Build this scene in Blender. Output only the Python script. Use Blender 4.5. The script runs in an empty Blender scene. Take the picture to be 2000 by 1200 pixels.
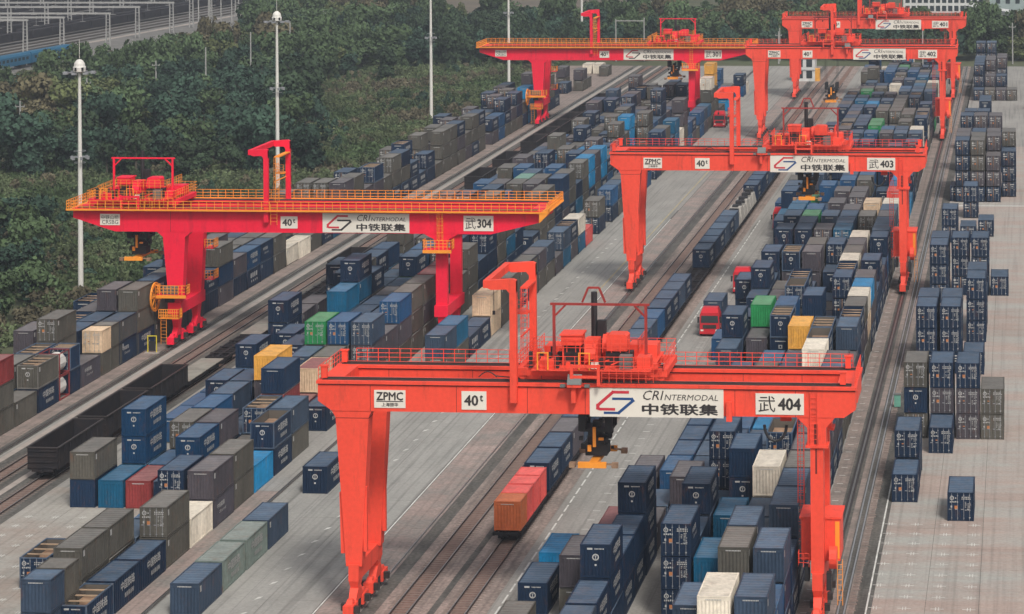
import bpy, math, random
import numpy as np
from mathutils import Matrix, Vector
R = math.radians
sc = bpy.context.scene
# ------------------------------------------------------------------ camera
cam = bpy.data.objects.new('camera', bpy.data.cameras.new('camera'))
sc.collection.objects.link(cam)
sc.camera = cam
CAMH = 63.7
cam.location = (0, 0, CAMH)
YAW = math.atan(457 / 5000)
cam.rotation_mode = 'XYZ'
cam.matrix_world = Matrix.Translation((0, 0, CAMH)) @ Matrix.Rotation(YAW, 4, 'Z') @ Matrix.Rotation(R(90), 4, 'X') @ Matrix.Rotation(-0.0064, 4, 'Z')
cam.data.sensor_width = 36
cam.data.lens = 90.0
cam.data.shift_x = -538 / 2000
cam.data.shift_y = -925 / 2000
cam.data.clip_start = 1
cam.data.clip_end = 9000
# ------------------------------------------------------------------ light
SUN_EL, SUN_AZ = 50, 152          # overcast, brighter from the front right
world = bpy.data.worlds.new('World')
sc.world = world
world.use_nodes = True
wn = world.node_tree
wn.nodes.clear()
wo = wn.nodes.new('ShaderNodeOutputWorld')
wb = wn.nodes.new('ShaderNodeBackground')
ws = wn.nodes.new('ShaderNodeTexSky')
ws.sky_type = 'NISHITA'
ws.sun_disc = False
ws.sun_elevation = R(SUN_EL)
ws.sun_rotation = R(SUN_AZ)
ws.air_density = 1.0
ws.dust_density = 6.0
ws.ozone_density = 1.0
wb.inputs['Strength'].default_value = 0.082
whs = wn.nodes.new('ShaderNodeHueSaturation')       # a cloud layer greys the blue sky
whs.inputs['Saturation'].default_value = .35
wn.links.new(ws.outputs[0], whs.inputs['Color'])
wn.links.new(whs.outputs[0], wb.inputs['Color'])
wn.links.new(wb.outputs[0], wo.inputs['Surface'])
sd = bpy.data.lights.new('sun', 'SUN')
sd.energy = 1.5
sd.angle = R(10)
sd.color = (1.0, 0.94, 0.86)
sun = bpy.data.objects.new('sun', sd)
sc.collection.objects.link(sun)
sun.rotation_euler = (R(90 - SUN_EL), 0, R(180 - SUN_AZ))
sc.view_settings.view_transform = 'Standard'
sc.view_settings.look = 'None'
sc.view_settings.gamma = 1
sc.view_settings.exposure = 0.56
sc.view_settings.use_curve_mapping = False
sc.cycles.max_bounces = 5
sc.cycles.volume_bounces = 0
sc.cycles.diffuse_bounces = 3
sc.cycles.glossy_bounces = 2
sc.cycles.transparent_max_bounces = 4
sc.cycles.use_denoising = True
rnd = random.Random(11)
COL = sc.collection
# ------------------------------------------------------------------ mesh building
class MB:
    def __init__(s):
        s.v = []; s.f = []; s.m = []
    def add(s, vs, fs, m=0):
        o = len(s.v)
        s.v += [tuple(p) for p in vs]
        s.f += [tuple(i + o for i in f) for f in fs]
        s.m += [m] * len(fs)
        return s
    def box(s, x0, y0, z0, x1, y1, z1, m=0):
        return s.add([(x0, y0, z0), (x1, y0, z0), (x1, y1, z0), (x0, y1, z0), (x0, y0, z1), (x1, y0, z1), (x1, y1, z1), (x0, y1, z1)],
                     [(0, 3, 2, 1), (4, 5, 6, 7), (0, 1, 5, 4), (1, 2, 6, 5), (2, 3, 7, 6), (3, 0, 4, 7)], m)
    def taper(s, b, t, m=0):
        # b, t = (x0, y0, x1, y1, z) bottom and top rectangles
        return s.add([(b[0], b[1], b[4]), (b[2], b[1], b[4]), (b[2], b[3], b[4]), (b[0], b[3], b[4]),
                      (t[0], t[1], t[4]), (t[2], t[1], t[4]), (t[2], t[3], t[4]), (t[0], t[3], t[4])],
                     [(0, 3, 2, 1), (4, 5, 6, 7), (0, 1, 5, 4), (1, 2, 6, 5), (2, 3, 7, 6), (3, 0, 4, 7)], m)
    def prism(s, prof, y0, y1, m=0):
        # profile in xz, counter-clockwise seen from -y
        n = len(prof)
        vs = [(x, y0, z) for x, z in prof] + [(x, y1, z) for x, z in prof]
        fs = [tuple(range(n)), tuple(range(2 * n - 1, n - 1, -1))]
        fs += [(i, i + n, (i + 1) % n + n, (i + 1) % n) for i in range(n)]
        return s.add(vs, fs, m)
    def tube(s, a, b, r, n=6, m=0):
        a = Vector(a); b = Vector(b); d = (b - a).normalized()
        u = d.orthogonal().normalized(); w = d.cross(u)
        vs = []
        for p in (a, b):
            for i in range(n):
                t = 2 * math.pi * i / n
                vs.append(p + u * math.cos(t) * r + w * math.sin(t) * r)
        fs = [(i, (i + 1) % n, (i + 1) % n + n, i + n) for i in range(n)]
        fs += [tuple(range(n - 1, -1, -1)), tuple(range(n, 2 * n))]
        return s.add(vs, fs, m)
    def bar(s, a, b, w, m=0):
        return s.tube(a, b, w * .7, 4, m)
    def lathe(s, c, prof, n=12, m=0):
        vs = []; fs = []
        for r_, z in prof:
            for i in range(n):
                t = 2 * math.pi * i / n
                vs.append((c[0] + r_ * math.cos(t), c[1] + r_ * math.sin(t), c[2] + z))
        for k in range(len(prof) - 1):
            for i in range(n):
                j = (i + 1) % n
                fs.append((k * n + i, k * n + j, (k + 1) * n + j, (k + 1) * n + i))
        return s.add(vs, fs, m)
    def quad(s, a, b, c, d, m=0):
        return s.add([a, b, c, d], [(0, 1, 2, 3)], m)
    def mesh(s, name):
        me = bpy.data.meshes.new(name)
        me.from_pydata(s.v, [], s.f)
        if any(s.m):
            me.polygons.foreach_set('material_index', s.m)
        me.update()
        return me
def link(name, me, mats=None, parent=None, loc=None, rz=None, objmat=False):
    o = bpy.data.objects.new(name, me)
    COL.objects.link(o)
    if mats is not None:
        if not isinstance(mats, (list, tuple)): mats = [mats]
        while len(me.materials) < len(mats): me.materials.append(None)
        for i, mt in enumerate(mats):
            if objmat:
                o.material_slots[i].link = 'OBJECT'
                o.material_slots[i].material = mt
            else:
                me.materials[i] = mt
    if parent: o.parent = parent
    if loc is not None: o.location = loc
    if rz is not None: o.rotation_euler.z = rz
    return o
def part(name, mb, mats, parent, loc=None, rz=None):
    return link(name, mb.mesh(name), mats, parent, loc, rz)
def tag(o, label=None, cat=None, group=None, kind=None):
    if label: o['label'] = label
    if cat: o['category'] = cat
    if group: o['group'] = group
    if kind: o['kind'] = kind
    return o
def empty(name, loc, label, cat, group=None):
    o = bpy.data.objects.new(name, None)
    o.empty_display_size = .5
    COL.objects.link(o)
    o.location = loc
    return tag(o, label, cat, group)
def struct(name, mb, mats, parent=None):
    o = part(name, mb, mats, parent)
    if parent is None: o['kind'] = 'structure'
    return o
# ------------------------------------------------------------------ materials
def nd(nt, t, **k):
    n = nt.nodes.new(t)
    for a, b in k.items(): setattr(n, a, b)
    return n
def mat(name, col, rough=.6, metal=0, var=.12, scale=.4, dirt=None, dirt_amt=0, dirt_scale=.8, bump=0, stretch=(1, 1, 1), objvar=.0, spec=.4, dirt_th=(.45, .7), streak=0, sstretch=(2.2, .03, 1), grain=0):
    """base colour with world-space noise variation, optional dirt patches of a second colour"""
    m = bpy.data.materials.new(name)
    m.use_nodes = True
    nt = m.node_tree
    b = nt.nodes['Principled BSDF']
    b.inputs['Roughness'].default_value = rough
    b.inputs['Metallic'].default_value = metal
    b.inputs['Specular IOR Level'].default_value = spec
    geo = nd(nt, 'ShaderNodeNewGeometry')
    mp = nd(nt, 'ShaderNodeMapping')
    mp.inputs['Scale'].default_value = stretch
    nt.links.new(geo.outputs['Position'], mp.inputs['Vector'])
    no = nd(nt, 'ShaderNodeTexNoise')
    no.inputs['Scale'].default_value = scale
    no.inputs['Detail'].default_value = 5
    no.inputs['Roughness'].default_value = .62
    nt.links.new(mp.outputs[0], no.inputs['Vector'])
    mr = nd(nt, 'ShaderNodeMapRange')
    mr.inputs['From Min'].default_value = .25; mr.inputs['From Max'].default_value = .75
    mr.inputs['To Min'].default_value = 1 - var; mr.inputs['To Max'].default_value = 1 + var
    nt.links.new(no.outputs['Fac'], mr.inputs['Value'])
    val = mr.outputs[0]
    if objvar:
        oi = nd(nt, 'ShaderNodeObjectInfo')
        r2 = nd(nt, 'ShaderNodeMapRange')
        r2.inputs['To Min'].default_value = 1 - objvar; r2.inputs['To Max'].default_value = 1 + objvar
        nt.links.new(oi.outputs['Random'], r2.inputs['Value'])
        mu = nd(nt, 'ShaderNodeMath', operation='MULTIPLY')
        nt.links.new(val, mu.inputs[0]); nt.links.new(r2.outputs[0], mu.inputs[1])
        val = mu.outputs[0]
    vm = nd(nt, 'ShaderNodeVectorMath', operation='SCALE')
    vm.inputs[0].default_value = col[:3]
    nt.links.new(val, vm.inputs['Scale'])
    out = vm.outputs[0]
    if dirt is not None:
        n2 = nd(nt, 'ShaderNodeTexNoise')
        n2.inputs['Scale'].default_value = dirt_scale
        n2.inputs['Detail'].default_value = 7
        n2.inputs['Roughness'].default_value = .7
        nt.links.new(mp.outputs[0], n2.inputs['Vector'])
        r3 = nd(nt, 'ShaderNodeMapRange')
        r3.inputs['From Min'].default_value = dirt_th[0]; r3.inputs['From Max'].default_value = dirt_th[1]
        r3.inputs['To Min'].default_value = 0; r3.inputs['To Max'].default_value = dirt_amt
        nt.links.new(n2.outputs['Fac'], r3.inputs['Value'])
        mx = nd(nt, 'ShaderNodeMix', data_type='RGBA')
        nt.links.new(r3.outputs[0], mx.inputs[0])
        nt.links.new(out, mx.inputs[6])
        mx.inputs[7].default_value = (*dirt[:3], 1)
        out = mx.outputs[2]
    for amt, st, lo, hi in ((streak, sstretch, .5, .72), (grain, (3, 3, 3), .3, .7)):
        if not amt: continue
        m2 = nd(nt, 'ShaderNodeMapping'); m2.inputs['Scale'].default_value = st
        nt.links.new(geo.outputs['Position'], m2.inputs['Vector'])
        n3 = nd(nt, 'ShaderNodeTexNoise'); n3.inputs['Scale'].default_value = 1; n3.inputs['Detail'].default_value = 4
        nt.links.new(m2.outputs[0], n3.inputs['Vector'])
        r4 = nd(nt, 'ShaderNodeMapRange'); r4.inputs['From Min'].default_value = lo; r4.inputs['From Max'].default_value = hi
        r4.inputs['To Min'].default_value = 1 + (amt if st[0] == 3 else 0); r4.inputs['To Max'].default_value = 1 - amt
        nt.links.new(n3.outputs['Fac'], r4.inputs['Value'])
        v2 = nd(nt, 'ShaderNodeVectorMath', operation='SCALE')
        nt.links.new(out, v2.inputs[0]); nt.links.new(r4.outputs[0], v2.inputs['Scale'])
        out = v2.outputs[0]
    nt.links.new(out, b.inputs['Base Color'])
    if bump:
        bp = nd(nt, 'ShaderNodeBump')
        bp.inputs['Strength'].default_value = bump
        bp.inputs['Distance'].default_value = .1
        nt.links.new(no.outputs['Fac'], bp.inputs['Height'])
        nt.links.new(bp.outputs[0], b.inputs['Normal'])
    return m
RUST = (.16, .065, .03)
DUST = (.22, .2, .18)
CC = {'n': (.007, .02, .047), 'm': (.003, .033, .085), 'd': (.007, .024, .058), 'b': (.011, .062, .15), 's': (.032, .052, .085), 't': (.004, .085, .17),
      'c': (.008, .2, .42), 'g': (.083, .078, .066), 'p': (.062, .055, .065), 'w': (.66, .6, .5), 'k': (.62, .46, .31), 'y': (.66, .33, .06),
      'r': (.22, .035, .035), 'e': (.02, .22, .07), 'q': (.62, .085, .075), 'j': (.5, .05, .09), 'h': (.16, .2, .18), 'l': (.06, .056, .07), 'u': (.5, .13, .045), 'v': (.13, .32, .25)}
CNAME = {'n': 'navy', 'm': 'ocean blue', 'd': 'dark blue', 'b': 'mid blue', 's': 'slate blue', 't': 'teal', 'c': 'bright blue', 'g': 'grey-green', 'p': 'purple-grey', 'w': 'white',
         'k': 'cream', 'y': 'yellow', 'r': 'red-brown', 'e': 'emerald green', 'q': 'bright red', 'j': 'magenta-roofed', 'h': 'rusty grey-green', 'l': 'purple-grey', 'u': 'orange', 'v': 'pale green'}
PAINT = {}; ROOF = {}
for c_, v_ in CC.items():
    light = max(v_) > .4
    nm = CNAME[c_].replace(' ', '_').replace('-', '_')
    PAINT[c_] = mat('paint_' + nm, v_, rough=.5, spec=.22, var=.28, scale=.45, stretch=(1, 1, .45), grain=.12, dirt=RUST if not light else (.3, .2, .13), dirt_amt=.55 if c_ != 'h' else .9, dirt_scale=1.3, dirt_th=(.56, .78), objvar=.1)
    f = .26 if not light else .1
    rv = tuple(a * (1 - f) + b_ * f for a, b_ in zip(v_, (.22, .31, .42) if c_ in 'nmdbst' else (.33, .32, .31)))   # dust film plus sky reflection mixed into the roof colour, bluer on blues
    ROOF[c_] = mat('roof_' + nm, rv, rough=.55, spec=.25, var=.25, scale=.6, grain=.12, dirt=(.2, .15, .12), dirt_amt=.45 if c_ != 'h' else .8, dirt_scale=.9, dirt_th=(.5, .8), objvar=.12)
ROOF['j'] = ROOF['r']; PAINT['j'] = PAINT['k']
M = {
 'steel': mat('galvanised_steel', (.3, .31, .33), .45, .3),
 'wrap': mat('grey_white_wrapping', (.36, .34, .31), .8, var=.3, scale=1.5),
 'portal': mat('dark_red_portal_steel', (.3, .03, .025), .6, var=.3),
 'mark': mat('white_marking', (.4, .4, .39), .6, var=.25, scale=2),
 'orange_mark': mat('orange_marking', (.4, .16, .06), .6),
 'inner': mat('container_inside', (.10, .085, .07), .8),
 'bow': mat('weathered_timber', (.34, .24, .16), .8, var=.3, scale=1.2),
 'cargo': mat('rust_brown_cargo', (.3, .19, .12), .85, var=.4, scale=.9, dirt=(.12, .07, .05), dirt_amt=.7),
 'red': mat('crane_paint_vermilion', (.82, .076, .043), .5, spec=.25, var=.1, scale=.35, grain=.05, dirt=(.22, .045, .03), dirt_amt=.75, dirt_scale=.9, dirt_th=(.54, .82), stretch=(1, 1, .22)),
 'crimson': mat('crane_paint_crimson', (.82, .012, .046), .5, spec=.25, var=.09, scale=.35, grain=.04, dirt=(.25, .02, .03), dirt_amt=.6, dirt_scale=.9, dirt_th=(.54, .82), stretch=(1, 1, .22)),
 'darkred': mat('crane_seam_dark', (.16, .02, .015), .7),
 'amber': mat('safety_amber_paint', (.85, .3, .03), .5),
 'black': mat('dark_machinery', (.02, .02, .022), .6),
 'grease': mat('greasy_steel', (.05, .042, .04), .5, .3, var=.3),
 'cabinet': mat('grey_cabinet', (.13, .145, .14), .5),
 'sign': mat('white_sign_board', (.72, .68, .6), .5, var=.05),
 'ink': mat('black_lettering', (.03, .025, .025), .6),
 'logo_red': mat('logo_red', (.55, .03, .05), .5),
 'logo_blue': mat('logo_blue', (.01, .06, .2), .5),
 'rail': mat('rusty_rail_steel', (.05, .035, .03), .6),
 'railtop': mat('worn_rail_head', (.35, .34, .33), .3, .8),
 'wheel': mat('wheel_steel', (.04, .035, .035), .5, .3),
 'wagon': mat('wagon_black_paint', (.016, .015, .018), .75, spec=.2, var=.25, scale=.8, dirt=(.06, .04, .03), dirt_amt=.4, dirt_scale=.7),
 'deck': mat('wagon_deck_grey', (.24, .23, .2), .85, var=.25, scale=.7, dirt=(.3, .2, .17), dirt_amt=.5, dirt_scale=.15),
 'glass': mat('dark_glass', (.03, .04, .045), .12, var=0),
 'tyre': mat('tyre_rubber', (.018, .018, .018), .85),
 'truckred': mat('truck_red_paint', (.5, .02, .03), .3, var=.05),
 'white': mat('mast_white_paint', (.62, .61, .57), .5, var=.06),
 'concrete_post': mat('concrete_post', (.3, .3, .29), .8),
}
HAZE = 0.0002
# ------------------------------------------------------------------ ground and setting
G = {
 'grass': mat('rough_grass', (.07, .083, .042), .95, var=.5, scale=.03, dirt=(.10, .085, .05), dirt_amt=.8, dirt_scale=.018, bump=.3),
 'earth': mat('bare_earth', (.26, .2, .13), .95, var=.2, scale=.1),
 'field': mat('ploughed_field', (.12, .1, .075), .95, var=.25, scale=.02, stretch=(.3, 3, 1)),
 'conc': mat('grey_concrete', (.29, .28, .26), .85, var=.16, scale=.22, dirt=(.18, .175, .16), dirt_amt=.6, dirt_scale=.12, stretch=(1, .35, 1), dirt_th=(.42, .72), streak=0.35, grain=0.12),
 'pink': mat('stained_pink_concrete', (.27, .215, .19), .85, var=.16, scale=.4, dirt=(.12, .11, .10), dirt_amt=.85, dirt_scale=.25, stretch=(.6, 1.6, 1), dirt_th=(.42, .68), streak=0.35, grain=0.2),
 'slab_right': mat('warm_stained_slab', (.34, .27, .235), .85, var=.12, scale=.35, dirt=(.34, .34, .315), dirt_amt=1, dirt_scale=.09, stretch=(.45, 1.6, 1), objvar=.06, dirt_th=(.42, .62), streak=0.22, grain=0.1),
 'slab_road': mat('road_slab', (.30, .295, .275), .85, var=.12, scale=.3, dirt=(.2, .2, .185), dirt_amt=.7, dirt_scale=.1, stretch=(1.5, .5, 1), objvar=.05, dirt_th=(.42, .7), streak=0.4, grain=0.1),
 'slab_left': mat('left_yard_slab', (.32, .305, .275), .85, var=.12, scale=.3, dirt=(.27, .21, .175), dirt_amt=.7, dirt_scale=.1, objvar=.06, dirt_th=(.45, .65), streak=0.25, grain=0.12),
 'slab_pink': mat('pink_rail_slab', (.3, .235, .21), .88, var=.14, scale=.6, dirt=(.2, .19, .175), dirt_amt=.85, dirt_scale=.2, objvar=.12, dirt_th=(.42, .6), streak=0.3, grain=0.2),
 'joint': mat('joint_filler', (.09, .085, .08), .95),
 'ballast': mat('pink_ballast', (.27, .215, .19), .95, var=.3, scale=1.2, dirt=(.12, .11, .1), dirt_amt=.8, dirt_scale=.2, bump=.4, stretch=(1, .4, 1), streak=0.3, grain=0.3),
 'rustbed': mat('rust_stained_track_bed', (.19, .115, .09), .95, var=.25, scale=1.2, dirt=(.12, .09, .08), dirt_amt=.8, dirt_scale=.3, stretch=(1, .3, 1), streak=0.3, grain=0.3),
 'dark': mat('dark_wet_ballast', (.085, .082, .075), .95, var=.5, scale=1.0, dirt=(.15, .13, .11), dirt_amt=.6, dirt_scale=.3, stretch=(1, .25, 1), streak=0.3, grain=0.35),
 'kerb': mat('pale_concrete_kerb', (.33, .29, .26), .85, var=.2, scale=.7),
 'yard': mat('yard_ballast', (.15, .145, .135), .95, var=.3, scale=.2),
 'sleeper': mat('concrete_sleeper', (.19, .145, .125), .9, var=.3, scale=1),
 'whiteline': mat('white_road_paint', (.56, .56, .53), .7, var=.35, scale=.9),
 'yellowline': mat('faded_yellow_paint', (.38, .31, .17), .8, var=.3, scale=.6),
}
def sheet(name, x0, x1, y0, y1, z, m):
    mb = MB(); mb.quad((x0, y0, z), (x1, y0, z), (x1, y1, z), (x0, y1, z))
    return struct(name, mb, G[m])
sheet('ground_terrain', -1500, 900, -100, 2600, -.12, 'grass')
sheet('field', -230, -135, 905, 1500, -.09, 'field')
sheet('field', -125, 300, 985, 1500, -.085, 'field')
sheet('dirt_path', -205, -126, 682, 690, -.08, 'earth')
mb = MB(); mb.add([(-215, 690, -.07), (-196, 688, -.07), (-188, 712, -.07), (-205, 735, -.07), (-219, 722, -.07)], [(0, 1, 2, 3, 4)])
struct('dirt_patch', mb, G['earth'])
YE = 698
mb = MB(); mb.box(-124.5, -20, -.1, 60, YE, 0)
pave = struct('container_pavement', mb, G['joint'])
z1, z2, z3 = .004, .008, .012
def strip(name, x0, x1, z, m, y0=-20, y1=YE): return sheet(name, x0, x1, y0, y1, z, m)
strip('pavement_left_storage', -124.4, -108.3, z1, 'pink')
strip('crane_rail_beam', -108.3, -106.7, z1, 'pink')
strip('crane_rail_beam', -106.7, -105.4, z1, 'dark')
strip('crane_rail_beam', -105.4, -104.9, z1, 'conc')
strip('concrete_kerb_strip', -104.9, -104.2, z2, 'kerb')
strip('track_bed', -104.2, -99.9, z1, 'dark')
strip('track_bed', -102.5, -101.3, z2, 'rustbed')
strip('concrete_kerb_strip', -99.75, -99.0, z2, 'kerb')
strip('track_bed', -98.95, -94.9, z1, 'dark')
strip('track_bed', -97.6, -96.4, z2, 'rustbed')
strip('pavement_far_part', -94.9, -58.2, z1, 'conc', 430)
strip('pavement_far_part', -13, 60, z1, 'conc', 520)
strip('track_bed', -54.3, -53.2, z1, 'dark')
strip('track_bed', -53.2, -48.9, z1, 'ballast')
strip('track_bed', -51.8, -50.6, z2, 'rustbed')
strip('track_bed', -48.9, -44.0, z1, 'ballast')
strip('track_bed', -47.0, -45.8, z2, 'rustbed')
strip('track_bed', -48.9, -48.3, z2, 'dark')
strip('road_strip', -44.0, -38.3, z1, 'conc')
strip('pavement_right_storage', -38.3, -18.7, z1, 'conc')
strip('pavement_edge_strip', -18.7, -17.3, z1, 'pink')
strip('crane_rail_beam', -17.3, -16.1, z1, 'dark')
strip('pavement_edge_strip', -16.1, -15.55, z1, 'pink')
strip('cable_trench', -15.5, -14.7, z1, 'dark')
strip('pavement_edge_strip', -14.7, -14.05, z1, 'pink')
strip('track_bed', -14.05, -12.75, z1, 'dark')
# cable trench channel walls, slightly proud
mb = MB(); mb.box(-15.42, -20, .01, -15.3, YE, .09); mb.box(-14.9, -20, .01, -14.78, YE, .09)
struct('cable_channel', mb, M['steel'])
# painted lines
strip('painted_line', -13.16, -13.02, z2, 'whiteline', -20, 300)
mb = MB()
for y in np.arange(190, 420, 3.2): mb.quad((-43.36, y, z2), (-43.2, y, z2), (-43.2, y + 2.4, z2), (-43.36, y + 2.4, z2))
struct('painted_line', mb, G['whiteline'])
strip('painted_line', -59.3, -59.12, z2, 'yellowline', 180, 520)
strip('painted_line', -58.3, -58.16, z2, 'whiteline', 180, 420)
strip('painted_line', -71.5, -71.35, z2, 'yellowline', 180, 400)
mb = MB(); mb.quad((-12, 437.2, z3), (6, 437.2, z3), (6, 437.9, z3), (-12, 437.9, z3))
struct('painted_line', mb, G['whiteline'])
# slabs: pieces of the paving, joints recessed
def slabs(m, xs, y0, n, dy, z=0, th=.05, gap=.035):
    me = {}
    for i in range(n):
        y = y0 + i * dy
        for a, b in xs:
            w = round(b - a, 2)
            if w not in me:
                k = MB(); k.box(gap / 2, gap / 2, 0, w - gap / 2, dy - gap / 2, th); me[w] = k.mesh('slab')
            link('slab', me[w], G[m], pave, (a, y, z - th + .022 + rnd.uniform(-.004, .004)))
slabs('slab_right', [(-12.7, -8.3), (-8.3, -3.9), (-3.9, .5)], 196, 25, 6.4)
slabs('slab_road', [(-71.9, -67.5), (-67.5, -63.1), (-63.1, -58.35)], 196, 24, 6.4)
slabs('slab_left', [(-94.8, -90.2), (-90.2, -84.8), (-84.8, -79.4)], 186, 9, 6.4)
slabs('slab_pink', [(-58.1, -54.4)], 196, 40, 3.2)
strip('pavement_part', -12.7, .5, z1, 'slab_right', 356, 520)
strip('pavement_part', .5, 60, z1, 'slab_right')
strip('pavement_part', -71.9, -58.35, z1, 'slab_road', 349.6, 430)
strip('pavement_part', -58.1, -54.4, z1, 'slab_pink', 324, YE)
strip('pavement_part', -94.8, -71.95, z1, 'conc', 243.6, 430)
strip('pavement_part', -79.4, -71.95, z1, 'slab_pink', -20, 243.5)
strip('pavement_part', -94.8, -58, z1, 'conc', -20, 185.9)
# white corner marks on the slabs
def marks(name, pts, s=.55, z=.03):
    mb = MB()
    for x, y in pts:
        mb.quad((x - s, y - .05, z), (x + s, y - .05, z), (x + s, y + .05, z), (x - s, y + .05, z))
        for d in (-.12, .12): mb.quad((x + d - .03, y - .45, z + .002), (x + d + .03, y - .45, z + .002), (x + d + .03, y + .45, z + .002), (x + d - .03, y + .45, z + .002))
    struct(name, mb, G['whiteline'])
marks('painted_slot_marks', [(x, y) for x in (-12.4, -10, -7.3, -4.7) for y in np.arange(200.5, 236, 3.2)])
marks('painted_slot_marks', [(x, y) for x in (-93.2, -90.6, -88, -85.3, -82.6) for y in np.arange(188, 234, 3.2)], .4)
mb = MB()
for y in np.arange(200, 400, 4.3):
    x = -64.2; mb.quad((x, y, .03), (x + .35, y + .5, .03), (x + .5, y + 1.1, .03), (x + .12, y + .8, .03))
for y in np.arange(200, 420, 3.2): mb.quad((-40.6, y, .012), (-39.9, y, .012), (-39.9, y + .14, .012), (-40.6, y + .14, .012))
for y in np.arange(202, 420, 3.2): mb.quad((-18.4, y, .012), (-17.8, y, .012), (-17.8, y + .14, .012), (-18.4, y + .14, .012))
struct('painted_marks', mb, G['whiteline'])
# rails
def track(xc, y0, y1, label, gauge=.7175, sl=True):
    t = empty('railway_track', (xc, y0, 0), label, 'railway track', 'straight tracks through the yard')
    L = y1 - y0
    for s in (-gauge, gauge):
        mb = MB(); mb.box(s - .13, 0, .0, s + .13, L, .024); mb.box(s - .035, 0, .02, s + .035, L, .12)
        r_ = part('rail', mb, M['rail'], t)
        mb = MB(); mb.box(s - .04, 0, .12, s + .04, L, .16); part('rail_head', mb, M['railtop'], r_)
    if sl:
        mb = MB()
        for y in np.arange(0, min(L, 260), .65): mb.box(-1.2, y, -.02, 1.2, y + .24, .018)
        o = part('sleepers', mb, G['sleeper'], t); o['kind'] = 'stuff'
track(-101.9, 190, 690, 'empty railway track beside the left crane rail, its rails free of wagons')
track(-97.0, 190, 690, 'railway track carrying the parked open wagons and empty flat wagons')
track(-51.2, 185, 650, 'empty railway track between the vermilion crane leg and the container train')
track(-46.4, 185, 650, 'railway track under the long container train')
def crane_rail(x, lab):
    mb = MB(); mb.box(x - .09, 150, 0, x + .09, 690, .03); mb.box(x - .05, 150, .03, x + .05, 690, .15)
    o = part('crane_rail', mb, M['railtop'], None)
    tag(o, lab, 'crane rail', 'single rails the gantry cranes run on')
    for s in (-1, 1):
        mb = MB(); mb.quad((x + s * .12, 150, .014), (x + s * .32, 150, .014), (x + s * .32, 690, .014), (x + s * .12, 690, .014))
        struct('rail_groove', mb, M['grease'])
crane_rail(-106, 'leftmost single crane rail, under the left legs of the crimson cranes')
crane_rail(-72.05, 'single crane rail among the containers, under the right legs of the crimson cranes')
crane_rail(-54.7, 'single crane rail left of the container train, under the tapered vermilion legs')
crane_rail(-16.7, 'rightmost single crane rail, under the slim right legs of the vermilion cranes')
# side track with short sleepers at the right
t = empty('railway_track', (-14.4, 190, 0), 'narrow strip of old sleepers beside the right white line', 'track bed')
mb = MB()
r2 = random.Random(3)
for i in range(150):
    y = i * .8 + r2.uniform(-.15, .15)
    mb.box(-.15 + r2.uniform(-.1, .1), y, .01, .3 + r2.uniform(-.1, .2), y + .3, .04)
o = part('sleepers', mb, G['sleeper'], t); o['kind'] = 'stuff'
# ------------------------------------------------------------------ containers
CW, CL, CH = 2.44, 6.06, 2.62
STEP = 2.67
def corr(n, a0, a1, d, depth, flat=.28):
    """points along a corrugated wall: (along, out)"""
    p = []; s = (a1 - a0) / n
    for i in range(n):
        b = a0 + i * s
        p += [(b, d), (b + s * flat, d), (b + s * .5, d - depth), (b + s * (.5 + flat), d - depth)]
    p.append((a1, d))
    return p
def wall(mb, pts, z0, z1, fn, flip=False):
    n = len(pts); vs = [fn(a, o, z0) for a, o in pts] + [fn(a, o, z1) for a, o in pts]
    fs = [(i, i + 1, i + 1 + n, i + n) for i in range(n - 1)]
    if flip: fs = [f[::-1] for f in fs]
    mb.add(vs, fs)
def body_mesh(L=CL, front=True, roofless=False, n=14):
    mb = MB(); z0, z1 = .14, CH - .1
    wall(mb, corr(n, .1, L - .1, CW - .03, .05), z0, z1, lambda a, o, z: (o, a, z))
    wall(mb, corr(n, .1, L - .1, CW - .03, .05), z0, z1, lambda a, o, z: (CW - o, a, z), True)
    if front: wall(mb, corr(8, .1, CW - .1, -.03, .04), z0, z1 - .25, lambda a, o, z: (a, -o, z)); mb.box(.1, .03, z1 - .25, CW - .1, .08, z1)
    mb.quad((CW - .1, L - .04, z0), (.1, L - .04, z0), (.1, L - .04, z1), (CW - .1, L - .04, z1))
    if roofless:
        i = .12
        mb.quad((i, i, z0), (i, L - i, z0), (i, L - i, z1), (i, i, z1), 1); mb.quad((CW - i, i, z0), (CW - i, i, z1), (CW - i, L - i, z1), (CW - i, L - i, z0), 1)
        mb.quad((i, L - i, z0), (CW - i, L - i, z0), (CW - i, L - i, z1), (i, L - i, z1), 1); mb.quad((i, i, z0), (i, i, z1), (CW - i, i, z1), (CW - i, i, z0), 1)
    return mb
def roof_mesh(L=CL):
    mb = MB()
    p = corr(9, .12, L - .12, CH - .02, .03, .2)
    vs = [(.06, a, o) for a, o in p] + [(CW - .06, a, o) for a, o in p]; n = len(p)
    mb.add(vs, [(i + 1, i, i + n, i + n + 1)[::-1] for i in range(n - 1)])
    return mb
def frame_mesh(L=CL, top=True):
    mb = MB(); w = .11
    for x in (0, CW - w):
        for y in (0, L - w): mb.box(x, y, 0, x + w, y + w, CH)
        mb.box(x, w, 0, x + w, L - w, .15)
        mb.box(x, w, CH - .09, x + w, L - w, CH - .002)
    for y in (0, L - w):
        mb.box(w, y, .02, CW - w, y + w, .15); mb.box(w, y, CH - .1, CW - w, y + w, CH - .004)
    for x in (-.005, CW - .165):
        for y in (-.005, L - .165):
            for z in (-.003, CH - .115): mb.box(x, y, z, x + .17, y + .17, z + .12)
    return mb
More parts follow.
